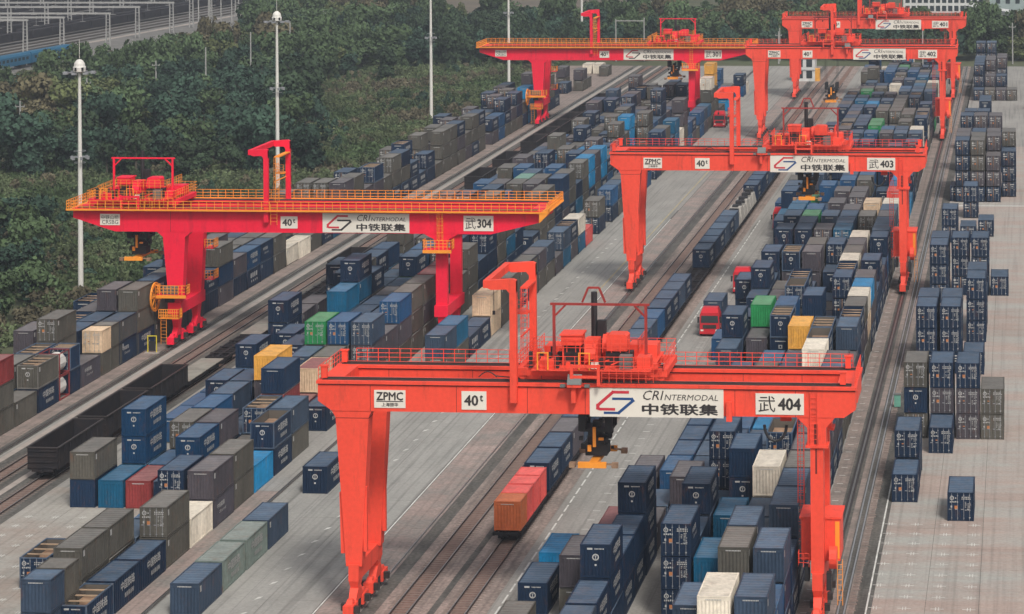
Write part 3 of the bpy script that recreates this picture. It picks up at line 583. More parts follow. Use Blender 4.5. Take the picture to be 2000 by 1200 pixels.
('D', -21.2): [(-2, 4, 0, 2, 4), (-1, 0, 0, 3), (0, 4, 0, 2, 4), (1, 2, 0, 2), (2, 4, 0, 2, 4), (3, 4, 0, 2, 4), (4, 4, 7, 8, 7), (5, 4, 0, 4, 8), (6, 4, 7, 8, 8), (7, 4, 0, 8, 4), (8, 4, 0, 8, 4), (9, 4, 0, 8, 2), (10, 4, 7, 8, 4), (11, 4, 7, 8, 8), (12, 0, 8, 2), (13, 0, 7, 8), (14, 4, 0, 2, 4), (15, 0, 0, 8, 20), (16, 0, 7, 8, 7), (17, 0, 7, 10, 9), (18, 0, 0, 8, 6), (19, 0, 0, 8, 8), (20, 0, 2, 2), (21, 4, 0, 2, 0), (22, 0, 0, 8), (23, 0, 0, 2), (24, 4, 0, 3, 0), (25, 0, 0, 2, 4), (26, 0, 7, 4, 4), (27, 0, 0, 8, 8), (28, 0, 7, 8, 4), (29, 0, 7, 8, 9), (30, 0, 7, 8), (31, 0, 7, 8, 14), (32, 0, 4, 3, 3), (33, 0, 2, 4, 6), (34, 0, 7, 21, 3), (35, 0, 6), (36, 0, 5), (37, 0, 2, 0), (38, 0, 0, 8), (39, 0, 0, 22, 8), (40, 0, 8, 13), (41, 0, 24, 9, 0), (42, 0, 24), (43, 0, 7, 8, 4), (44, 0, 7, 9, 9), (45, 0, 7, 8), (46, 0, 23), (47, 0, 8, 21, 0), (48, 0, 24, 9, 21), (49, 0, 7, 8, 7), (50, 0, 7, 4), (51, 0, 8, 0, 0), (52, 0, 0), (53, 0, 4, 23), (54, 0, 13, 21), (55, 0, 23, 23, 4), (56, 0, 0, 5, 23), (57, 0, 0, 7, 7), (58, 0, 9, 9, 9), (59, 0, 5, 22), (60, 0, 0, 2, 0), (61, 0, 7, 22, 23), (62, 0, 2, 23, 24), (63, 0, 9, 8, 4), (64, 0, 8, 6, 4), (65, 0, 7, 0), (66, 0, 20, 2), (67, 0, 9, 0, 7), (68, 0, 4, 23, 0)],
('E', -12.7): [(-4, 1, 22), (-3, 2, 22, 22), (0, 6, 23, 0, 23), (5, 6, 22, 22, 22), (6, 0, 22, 22, 22), (12, 6, 22, 22, 22), (13, 0, 22, 22, 22), (20, 2, 22, 22), (27, 0, 22)],
('E', -9.9): [(-1, 1, 22), (0, 6, 22, 24, 22), (5, 6, 22, 22, 22), (6, 0, 22, 22, 22), (13, 6, 22, 22, 22), (20, 0, 22), (24, 2, 22, 22)],
('E', -7.2): [(-5, 1, 22), (0, 7, 24, 24, 22), (5, 1, 22), (8, 7, 22, 22, 22), (9, 0, 22, 22, 22), (13, 4, 22, 22, 22), (21, 0, 22)],
('E', -4.6): [(0, 3, 23, 23), (13, 1, 22)],
('F', -11.7): [(0, 0, 22, 22, 22, 22), (1, 0, 22, 22, 22, 24), (2, 0, 22, 22, 22, 24), (6, 0, 22, 22, 22, 22), (11, 0, 22, 22, 22), (26, 0, 22), (27, 0, 22, 22, 22), (28, 0, 22, 22, 22), (29, 0, 22, 22, 22), (30, 0, 22, 22, 27), (32, 0, 22, 22, 22, 22)],
('F', -9.05): [(0, 0, 22, 24, 23, 23), (1, 0, 22, 24, 23, 23), (2, 0, 22, 24, 23, 22), (6, 0, 22, 22, 23, 24), (11, 0, 22, 22, 22), (14, 0, 0, 0, 0), (15, 0, 0, 0, 0), (26, 0, 23), (27, 0, 24, 24), (29, 0, 22, 24, 24), (30, 0, 22, 24, 24), (32, 0, 22, 22, 22, 27)],
('F', -6.4): [(0, 0, 22, 24, 24), (1, 0, 22, 22, 24, 24), (2, 0, 22, 22, 24, 24), (6, 0, 22, 22, 22, 24), (26, 0, 24), (27, 0, 24, 22), (30, 0, 22, 22, 24), (31, 0, 22, 24, 24)],
('F', -3.8): [(1, 0, 22, 22, 22), (2, 0, 22, 22, 24, 23), (26, 0, 23)],
}
def LOW(c):
    return {'o': 'n', 'O': 'd', 'V': 'g', 'N': 'n', 'G': 'g', 'P': 'p', 'T': 't', 'B': 'b', 'S': 's', 'E': 'e', 'W': 'w', 'K': 'k'}.get(c, c)
def add_container(c, x, y, z, label, group, L=CL, marks_seed=0, cat='container'):
    """one shipping container: an Empty at its near left corner and its parts"""
    r_ = random.Random(marks_seed)
    low = LOW(c); opn = c in 'oOV'; doors = c in 'NGPTBSEWKO'
    t = empty('shipping_container', (x, y, z), label, cat, group)
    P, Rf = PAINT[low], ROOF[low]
    lk = '' if L == CL else '_short'
    def pt(key, fn, mats, name=None):
        k = key + lk
        if k not in ME: ME[k] = fn().mesh(key)
        return link(name or key.split('.')[0], ME[k], mats, t, objmat=True)
    nn = 14 if L == CL else 7
    pt('body.%d%d' % (doors, opn), lambda: body_mesh(L, not doors, opn, nn), [P, M['inner']] if opn else [P], 'body')
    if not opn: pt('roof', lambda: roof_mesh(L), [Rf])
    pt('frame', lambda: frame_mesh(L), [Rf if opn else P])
    if opn:
        if r_.random() < .8:
            for k in (1, 2, 3): link('roof_bow', me_('roof_bow', lambda: MB().box(.1, -.09, CH - .16, CW - .1, .09, CH - .08)), [M['bow']], t, (0, L * k / 4, 0), objmat=True)
        def load():
            mb = MB(); q = random.Random(4)
            for i in range(3): mb.box(.2, .3 + i * (L - .6) / 3, .2, CW - .2, .2 + (i + 1) * (L - .6) / 3, 1.5 + q.uniform(0, .6))
            return mb
        pt('cargo', load, [M['cargo']])
    if doors:
        for s in (0, 1):
            d = link('door', me_('door', leaf_mesh), [P], t, (.12 + s * (CW - .24) / 2 + s * .005, 0, 0), objmat=True)
            link('locking_bars', me_('locking_bars', bars_mesh), [M['steel']], d, objmat=True)
        k = 'door_markings.%d' % r_.randrange(9)
        link('door_markings', me_(k, lambda: door_marks(ord(k[-1]))), [M['mark'], M['orange_mark']], t, objmat=True)['kind'] = 'stuff'
    elif low in 'nm' or c in 'oV':
        pt('emblem', end_emblem, [M['mark']])['kind'] = 'stuff'
    elif low in 'gpslb' or r_.random() < .4:
        pt('number_line', plain_line, [M['mark']])
    if L == CL:
        if low in 'nm' and c not in 'N': link('side_lettering', me_('side_lettering.0', lambda: TXT[0]), [M['mark']], t, objmat=True)
        elif c in 'N': link('side_lettering', me_('side_lettering.1', lambda: TXT[1]), [M['mark']], t, objmat=True)
        elif low in 'gps': link('side_plate', me_('side_plate', lambda: TXT[2]), [M['mark']], t, objmat=True)
        elif low == 'h': link('side_lettering', me_('side_lettering.0', lambda: TXT[0]), [M['mark']], t, objmat=True)
        elif low == 'l': link('side_lettering', me_('side_lettering.1', lambda: TXT[1]), [M['mark']], t, objmat=True)
    return t
LOOK = {'V': 'olive open-top container with round emblem', 'o': 'navy open-top container with round emblem', 'O': 'dark open-top container with end doors', 'n': 'navy container with round white emblem', 'm': 'ocean blue container with round white emblem',
        'N': 'navy container with marked doors', 'G': 'grey-green container with marked doors', 'P': 'purple-grey container with doors', 'T': 'teal container with doors', 'B': 'mid-blue container with doors',
        'S': 'slate container with doors', 'E': 'green container with doors', 'W': 'white container with doors', 'K': 'cream container with doors', 'k': 'cream container', 'w': 'white container', 'y': 'yellow container',
        'j': 'tan container with magenta-red roof', 'r': 'red-brown container', 'q': 'bright red container', 'h': 'rust-streaked grey-green container', 'u': 'orange container', 'v': 'pale green container'}
def look(c): return LOOK.get(c, CNAME[LOW(c)] + ' container')
ORD = ['first', 'second', 'third', 'fourth', 'fifth', 'sixth', 'seventh', 'eighth', 'ninth', 'tenth', 'eleventh', 'twelfth', 'thirteenth', 'fourteenth', 'fifteenth', 'sixteenth', 'seventeenth', 'eighteenth', 'nineteenth', 'twentieth']
def ordn(i):
    if i < 20: return ORD[i]
    return {2: 'twenty', 3: 'thirty', 4: 'forty', 5: 'fifty', 6: 'sixty', 7: 'seventy'}[(i + 1) // 10] + ('-' + ORD[i % 10] if (i + 1) % 10 else 'th').replace('-' + ORD[9], '')
ROWREF = {'A': ['row beside the trees', 'second row from the trees', 'second row left of the left track', 'row beside the left track'],
          'B': ['row beside the wagons', 'second row from the wagons', 'third row from the wagons', 'third row left of the crimson crane rail', 'second row left of the crimson crane rail', 'row left of the crimson crane rail', 'row left of the grey road'],
          'D': ['row beside the truck road', 'second row from the truck road', 'third row from the truck road', 'middle row between vermilion crane legs', 'third row from the rightmost crane rail', 'second row from the rightmost crane rail', 'row beside the rightmost crane rail'],
          'F': ['leftmost row of the far right-hand block', 'second row of the far right-hand block', 'third row of the far right-hand block', 'rightmost row of the far right-hand block'],
          'E': ['leftmost row on the right-hand pavement', 'second row on the right-hand pavement', 'third row on the right-hand pavement', 'rightmost row on the right-hand pavement']}
ZY = {'A': (274.5, 6.43), 'B': (197.7, 6.43), 'D': (198.6, 6.41), 'E': (269.2, 6.42), 'F': (441.8, 6.42)}
# light templates for the far stacks, all quads: material slots 0 paint 1 roof 2 mark 3 inner 4 orange
def light_template(kind):
    mb = MB()
    n = 8
    p = corr(n, .08, CL - .08, CW - .02, .06); k = len(p)
    mb.add([(o, a, .1) for a, o in p] + [(o, a, CH - .08) for a, o in p], [(i, i + 1, i + 1 + k, i + k) for i in range(k - 1)], 0)
    mb.quad((0.02, CL - .05, .1), (0.02, .05, .1), (0.02, .05, CH - .08), (0.02, CL - .05, CH - .08), 0)
    mb.quad((CW, CL - .03, .1), (0, CL - .03, .1), (0, CL - .03, CH), (CW, CL - .03, CH), 0)
    mb.box(CW - .1, 0, CH - .1, CW, CL, CH, 1); mb.box(0, 0, CH - .1, .1, CL, CH, 1)
    for x in (0, CW - .1):
        mb.box(x, 0, 0, x + .1, .1, CH - .1, 0); mb.box(x, CL - .1, 0, x + .1, CL, CH - .1, 0)
    if kind == 'o':
        mb.quad((.1, .1, 1.6), (CW - .1, .1, 1.6), (CW - .1, CL - .1, 1.6), (.1, CL - .1, 1.6), 3)
        for j in (1, 2, 3): mb.box(.1, CL * j / 4 - .12, CH - .18, CW - .1, CL * j / 4 + .12, CH - .1, 5)
    else:
        mb.quad((.1, 0, CH - .02), (CW - .1, 0, CH - .02), (CW - .1, CL, CH - .02), (.1, CL, CH - .02), 1)
    if kind in ('d',):
        mb.quad((.1, .05, .1), (CW - .1, .05, .1), (CW - .1, .05, CH - .08), (.1, .05, CH - .08), 0)
        mb.box(CW / 2 - .04, .02, .1, CW / 2 + .04, .045, CH - .1, 3)
        for x in (.4, .95, 1.5, 2.05): mb.box(x - .02, .0, .1, x + .02, .03, CH - .1, 6)
        for (x, z, w, h) in ((.25, 1.95, .28, .3), (.68, 2.05, .12, .14), (.25, 1.65, .6, .14), (1.4, 2.1, .7, .12), (1.65, 1.8, .3, .1), (1.65, 1.5, .25, .1), (2, 1.2, .16, .1), (.3, 1.15, .16, .2), (1.95, .3, .16, .08)):
            mb.quad((x, -.012, z), (x + w, -.012, z), (x + w, -.012, z + h), (x, -.012, z + h), 2)
        mb.quad((.66, -.012, 1.1), (.9, -.012, 1.1), (.9, -.012, 1.35), (.66, -.012, 1.35), 4)
    else:
        p = corr(6, .1, CW - .1, -.03, .04); k = len(p)
        mb.add([(a, -o, .1) for a, o in p] + [(a, -o, CH - .08) for a, o in p], [(i, i + 1, i + 1 + k, i + k) for i in range(k - 1)], 0)
        if kind in 'eo':
            mb.quad((1.0, .015, 1.4), (1.44, .015, 1.4), (1.44, .015, 1.84), (1.0, .015, 1.84), 2); mb.quad((1.12, .013, 1.5), (1.32, .013, 1.5), (1.32, .013, 1.74), (1.12, .013, 1.74), 0)
            mb.quad((.6, .015, 2.2), (1.85, .015, 2.2), (1.85, .015, 2.3), (.6, .015, 2.3), 2)
            for j in range(4):
                y = 1.3 + j * .85; mb.quad((CW + .01, y, 1.35), (CW + .01, y + .5, 1.35), (CW + .01, y + .5, 2.0), (CW + .01, y, 2.0), 2); mb.quad((CW + .01, y + .3, .7), (CW + .01, y + .6, .7), (CW + .01, y + .6, 1.0), (CW + .01, y + .3, 1.0), 2)
        else:
            mb.quad((.6, .015, 2.25), (1.8, .015, 2.25), (1.8, .015, 2.33), (.6, .015, 2.33), 2)
            mb.quad((CW + .01, .3, 1.85), (CW + .01, .6, 1.85), (CW + .01, .6, 2.3), (CW + .01, .3, 2.3), 2)
    return np.array(mb.v, 'f'), np.array(mb.f, 'i'), np.array(mb.m, 'i')
def build_far(items):
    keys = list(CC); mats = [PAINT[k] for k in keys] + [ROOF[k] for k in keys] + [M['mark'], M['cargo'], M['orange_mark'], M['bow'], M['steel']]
    nk = len(keys); TP = {k: light_template(k) for k in 'pdoe'}
    V = []; F = []; MI = []; off = 0
    for c, x, y, z in items:
        k = 'o' if c in 'oO' else 'd' if c in 'NGPTBSEWK' else 'e' if c in 'nm' else 'p'
        v, f, m_ = TP[k]; ci = keys.index(LOW(c))
        V.append(v + np.array([x, y, z], 'f')); F.append(f + off); off += len(v)
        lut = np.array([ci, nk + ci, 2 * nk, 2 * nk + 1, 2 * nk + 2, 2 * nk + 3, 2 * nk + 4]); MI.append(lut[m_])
    V = np.concatenate(V); F = np.concatenate(F); MI = np.concatenate(MI)
    me = bpy.data.meshes.new('far_container_stacks')
    me.vertices.add(len(V)); me.vertices.foreach_set('co', V.ravel())
    me.loops.add(F.size); me.loops.foreach_set('vertex_index', F.ravel())
    me.polygons.add(len(F)); me.polygons.foreach_set('loop_start', np.arange(0, F.size, 4)); me.polygons.foreach_set('loop_total', np.full(len(F), 4))
    for m_ in mats: me.materials.append(m_)
    me.polygons.foreach_set('material_index', MI.astype('i'))
    me.update(calc_edges=True); me.validate()
    o = bpy.data.objects.new('far_container_stacks', me); COL.objects.link(o)
    tag(o, 'dense stacks of navy, grey and teal containers reaching to the far end of the yard', 'container stacks', kind='stuff')
far = []; labels_seen = {}
for (zn, X), row in TABLE.items():
    lane = LANES[zn].index(X); Y0, dY = ZY[zn]
    vis = [e[0] for e in row if e[1]]
    for e in row:
        k, mask = e[0], e[1]; s = [CODES[q] for q in e[2:]]; n = len(s)
        Y = Y0 + dY * k
        jx = rnd.uniform(-.05, .05); jy = rnd.uniform(-.08, .08)
        for lv, c in enumerate(s):
            x, y, z = X + jx + rnd.uniform(-.02, .02), Y + jy + rnd.uniform(-.03, .03), .03 + lv * STEP
            if mask >> lv & 1:
                idx = vis.index(k)
                pos = 'standing alone' if n == 1 else 'top of its stack' if lv == n - 1 else 'bottom of its stack' if lv == 0 else 'middle of its stack' if n == 3 else '%s level of its stack' % ORD[lv]
                lab = '%s, %s, %s stack from near end, %s' % (look(c), pos, ordn(idx), ROWREF[zn][lane])
                for s0, s1 in ((' container', ''), ('with round white emblem', 'with emblem'), ('with round emblem', 'emblem'), ('of its stack', 'one'), ('standing alone', 'alone'), ('with marked doors', 'doored'), ('from near end', 'from front'), ('crimson crane rail', 'crimson rail'), ('rightmost crane rail', 'rightmost rail'), ('with end doors', 'doored'), ('dark open-top', 'dark open'), (', bottom one', ', lowest'), (', top one', ', topmost'), ('on the right-hand pavement', 'of right pavement')):
                    if len(lab.split()) > 16: lab = lab.replace(s0, s1)
                add_container(c, x, y, z, lab, 'shipping containers stacked in the yard', marks_seed=int(x * 7 + y * 13 + lv))
            else: far.append((c, x, y, z))
build_far(far)
def short_pair(c, x, y, n, lab, z=.03):
    for lv in range(n): add_container(c, x, y, z + lv * STEP, lab % ('upper' if lv == n - 1 else 'lower'), 'shipping containers stacked in the yard', L=2.95, marks_seed=int(y) + lv)
short_pair('s', -78.9, 195.3, 2, '%s half-length slate container with dark ribs at the bottom left corner')
short_pair('g', -78.9, 198.5, 2, '%s half-length grey-green container behind the dark-ribbed slate one')
add_container('n', -41.35, 206.1, .05, 'navy container with round emblem standing alone beside the white line near the orange train', 'shipping containers stacked in the yard', marks_seed=3)
add_container('g', -41.35, 195.2, .05, 'grey-green container cut by the bottom edge, in front of the lone navy one', 'shipping containers stacked in the yard', marks_seed=4)
add_container('c', -41.3, 215.0, .03, 'bright blue container with teal end standing alone beside the white line', 'shipping containers stacked in the yard', marks_seed=5)
# tank containers in red frames
def tank(x, y, z, L, lab, frame_m):
    t = empty('tank_container', (x, y, z), lab, 'tank container', 'white tank containers in red frames')
    part('frame', frame_mesh(L), [frame_m], t)
    mb = MB(); n = 14; r_ = 1.08; c = (CW / 2, 1.3)
    prof = [(.0, .25), (.6, .28), (.95, .42), (r_, .65), (r_, L - .65), (.95, L - .42), (.6, L - .28), (0, L - .25)]
    vs = []; fs = []
    for rr, y_ in prof:
        for i in range(n): a = 6.2832 * i / n; vs.append((c[0] + rr * math.cos(a), y_, c[1] + rr * math.sin(a)))
    for k in range(len(prof) - 1):
        for i in range(n): j = (i + 1) % n; fs.append((k * n + i, k * n + j, (k + 1) * n + j, (k + 1) * n + i))
    mb.add(vs, fs); part('tank', mb, M['white'], t)
tank(-111.2, 281.0, .03, 3.0, 'lower white tank container in a red frame beside the left track', PAINT['r'])
tank(-111.2, 281.0, .03 + STEP, 3.0, 'upper white tank container in a red frame beside the left track', PAINT['r'])
GS = 'shipping containers stacked in the yard'
for cc, y, lv, L, lab in (('n', 274.6, 0, CL, 'navy container under the olive open-top one beside the tank containers'), ('V', 274.6, 1, CL, 'olive open-top container with round emblem left of the tank containers'),
    ('n', 284.3, 0, 2.95, 'half-length navy container right behind the tank containers'), ('O', 284.3, 1, 2.95, 'half-length dark open-top container right behind the tank containers'),
    ('l', 287.7, 0, CL, 'navy container lettered on its side beside the left track, right of the tanks'),
    ('g', 294.4, 0, 2.95, 'half-length grey container beneath the tan-doored one'), ('K', 294.4, 1, 2.95, 'tan-doored half-length container with one leaf ajar look, beside the left track'),
    ('g', 297.7, 0, 2.95, 'lower half-length grey-green container behind the tan-doored one'), ('g', 297.7, 1, 2.95, 'upper half-length grey-green container behind the tan-doored one'),
    ('g', 301.0, 0, CL, 'lower grey-green container left of the yellow safety frame'), ('g', 301.0, 1, CL, 'upper grey-green container left of the yellow safety frame')):
    add_container(cc, -111.2, y, .03 + lv * STEP, lab.replace(' with one leaf ajar look,', ''), GS, L=L, marks_seed=int(y) + lv)
tank(-69.8, 345.8, .03, 6.06, 'lower white tank container beside the grey road behind the hoist frame', PAINT['n'])
tank(-69.8, 345.8, .03 + STEP, 6.06, 'upper white tank container beside the grey road behind the hoist frame', PAINT['n'])
# ------------------------------------------------------------------ gantry cranes
def railing(name, pts, h, m, parent, step=1.1, mid=2, r=.03, kick=False):
    """handrail along a polyline of points"""
    mb = MB()
    for a, b in zip(pts[:-1], pts[1:]):
        a = Vector(a); b = Vector(b); L = (b - a).length; n = max(1, round(L / step))
        for i in range(n + 1):
            p = a + (b - a) * i / n; mb.tube(p, p + Vector((0, 0, h)), r, 4)
        for k in range(mid + 1):
            z = Vector((0, 0, h * (1 - k / (mid + 1)))); mb.tube(a + z, b + z, r * .9, 4)
    return part(name, mb, m, parent)
def ladder(name, a, b, w, m, parent, cage=False, axis='x'):
    mb = MB(); a = Vector(a); b = Vector(b); d = Vector((w, 0, 0)) if axis == 'x' else Vector((0, w, 0))
    mb.tube(a, b, .035, 4); mb.tube(a + d, b + d, .035, 4)
    n = int((b - a).length / .4)
    for i in range(1, n): p = a + (b - a) * i / n; mb.tube(p, p + d, .022, 4)
    if cage:
        out = Vector((0, -.6, 0)) if axis == 'x' else Vector((.6, 0, 0))
        for s in (0, .5, 1): mb.tube(a + d * s + out, b + d * s + out, .02, 4)
        for i in range(0, n, 2):
            p = a + (b - a) * i / n; mb.tube(p, p + out, .02, 4); mb.tube(p + out, p + out + d, .02, 4); mb.tube(p + d, p + out + d, .02, 4)
    return part(name, mb, m, parent)
SIGNS = {}
def board(crane, name, x0, z0, x1, z1, y, letters):
    """white sign board on the girder's near face; letters: list of (mesh builder, x, z, w, h, material) in board fractions"""
    mb = MB(); mb.box(x0, y - .05, z0, x1, y, z1)
    b = part(name, mb, M['sign'], crane)
    W, H = x1 - x0, z1 - z0
    ms = []; mats = []
    for t, fx, fz, fw, fh, mt in letters:
        if mt not in mats: mats.append(mt)
        ms.append(fit(t, x0 + fx * W, z0 + fz * H, fw * W, fh * H, y - .068, 'x', mats.index(mt)))
    part('lettering', merge(*ms), [M[m_] for m_ in mats], b)
    return b
def stroke(pts, w):
    mb = MB()
    for si, (a, b) in enumerate(zip(pts[:-1], pts[1:])):
        dx, dz = b[0] - a[0], b[1] - a[1]; L = math.hypot(dx, dz); ux, uz = dx / L * w / 2, dz / L * w / 2; nx, nz = -uz, ux
        mb.quad((a[0] - ux * .9 - nx, a[1] - uz * .9 - nz, -.002 * si), (b[0] + ux * .9 - nx, b[1] + uz * .9 - nz, -.002 * si), (b[0] + ux * .9 + nx, b[1] + uz * .9 + nz, -.002 * si), (a[0] - ux * .9 + nx, a[1] - uz * .9 + nz, -.002 * si))
    return mb
def logo(part_):
    if part_ == 0: return stroke([(2.35, 1.95), (1.25, 1.95), (.12, .75), (.1, .45), (.3, .38), (1.3, .38)], .25)
    return stroke([(1.2, 1.55), (2.55, 1.55), (2.65, 1.35), (1.55, .06), (.55, .06)], .25)
T = {}
def tx(s, shear=0, bold=0):
    k = (s, shear, bold)
    if k not in T: T[k] = text_mb(s, 1, shear, bold)
    return T[k]
def logo_board(crane, x0, z0, x1, z1, y, blue):
    return board(crane, 'logo_sign', x0, z0, x1, z1, y, [
        (logo(0), .045, .2, .25, .72, 'logo_red'), (logo(1), .105, .08, .235, .6, blue),
        (tx('CRI', .25, .0), .40, .60, .155, .33, 'ink'), (tx('NTERMODAL', .2), .56, .60, .40, .2, 'ink'),
        (tx('中铁联集', 0, .03), .39, .08, .57, .40, 'ink')])
def lattice_board(crane, kind, x0, z0, x1, z1, y):
    if kind == 'zp': return board(crane, 'maker_sign', x0, z0, x1, z1, y, [(tx('ZPMC', 0, .03), .07, .42, .86, .48, 'ink'), (tx('上海振华', 0, .02), .24, .08, .53, .22, 'ink'), (stroke([(0, 0), (1, 0)], .08), .07, .35, .86, .05, 'ink')])
    if kind == 'cs': return board(crane, 'maker_sign', x0, z0, x1, z1, y, [(tx('中铁山桥'), .06, .52, .88, .38, 'ink'), (tx('CRSBG'), .1, .1, .82, .36, 'ink')])
    if kind == 't': return board(crane, 'load_sign', x0, z0, x1, z1, y, [(tx('40', 0, .03), .10, .2, .58, .6, 'ink'), (tx('t', 0, .03), .73, .45, .14, .36, 'ink')])
    return board(crane, 'number_sign', x0, z0, x1, z1, y, [(tx('武', 0, .0), .06, .12, .35, .76, 'ink'), (tx(kind, 0, .035), .46, .2, .48, .6, 'ink')])
def wheelset(mb, x, y, r=.35):
    for s in (-.1, .1):
        mb.tube((x + s - .05, y, .16 + r), (x + s + .05, y, .16 + r), r, 12)
def bogie(crane, x, ys, m, h=1.9):
    """travelling gear of one corner: equalising beam, two boxes, wheels"""
    mb = MB(); a, b = ys; c = (a + b) / 2
    mb.taper((x - .3, a + .4, x + .3, b - .4, 1.25), (x - .35, c - .5, x + .35, c + .5, h + .35))
    for q in (a, b):
        mb.box(x - .42, q - .85, .5, x + .42, q - .1, 1.35); mb.box(x - .42, q + .1, .5, x + .42, q + .85, 1.35); mb.taper((x - .3, q - .6, x + .3, q + .6, 1.2), (x - .22, q - .2, x + .22, q + .2, 1.7))
    o = part('bogie', mb, m, crane)
    for q in (a, b): part('drive_motor', MB().box(x + .42, q - .6, .7, x + .85, q - .15, 1.25), M['grease'], o); part('drive_motor', MB().box(x - .85, q + .15, .7, x - .42, q + .6, 1.25), M['grease'], o)
    part('axle_box', MB().box(x - .34, c - .35, .55, x + .34, c + .35, 1.2), M['black'], o)
    for q in (a - .45, a + .45, b - .45, b + .45):
        w = MB(); wheelset(w, x, q); part('wheel', w, M['wheel'], o)
    return o
def hoist_frame(crane, x, yf, yr, z0, z1, m, mlad, reach=1.9, w=.56):
    """two-post service gantry standing over the girders with an arm to the left"""
    t = MB()
    t.box(x, yf - .6, z0, x + w, yf - .05, z1); t.box(x, yr + .05, z0 + 1.2, x + w, yr + .6, z1)
    for y0, y1 in ((yf - .6, yf - .05), (yr + .05, yr + .6)):
        t.prism([(x - reach, z1), (x - reach, z1 - .55), (x - reach + .4, z1 - .75), (x - .25, z1 - .7), (x, z1 - 1.0), (x + w, z1 - 1.0), (x + w, z1 + .0), (x + w - .25, z1 + .12), (x - .05, z1 + .12)], y0 - .01, y1 + .01)
    t.box(x - reach - .25, yf - .6, z1 - .6, x - reach + .25, yr + .6, z1 + .02)
    o = part('service_hoist_frame', t, m, crane)
    h = MB(); h.box(x - reach - .22, yf + 2, z1 - 1.0, x - reach + .22, yf + 2.8, z1 - .6); h.tube((x - reach, yf + 2.4, z1 - 1.0), (x - reach, yf + 2.4, z1 - 3), .03, 4); h.box(x - reach - .1, yf + 2.3, z1 - 3.3, x - reach + .1, yf + 2.5, z1 - 3)
    part('hoist', h, M['black'], o)
    ladder('ladder', (x + .05, yf + 4.3, z0 + 1.9), (x + .05, yf + 4.3, z1 - 1.4), .5, mlad, o, cage=True)
    mb = MB(); mb.box(x - .05, yf + 4.25, z1 - 1.5, x + .6, yr + .1, z1 - 1.35); mb.box(x - .05, yf + 4.25, z0 + 4.4, x + .1, yr + .1, z0 + 4.5); part('ladder_bracket', mb, mlad, o)
    p = MB(); p.box(x - 1.1, yr - .9, z1 - 4.1, x + .05, yr + .5, z1 - 3.95); q = part('platform', p, mlad, o)
    railing('railing', [(x - 1.1, yr + .5, z1 - 3.95), (x - 1.1, yr - .9, z1 - 3.95), (x + .0, yr - .9, z1 - 3.95)], 1.05, mlad, q, .6)
    return o
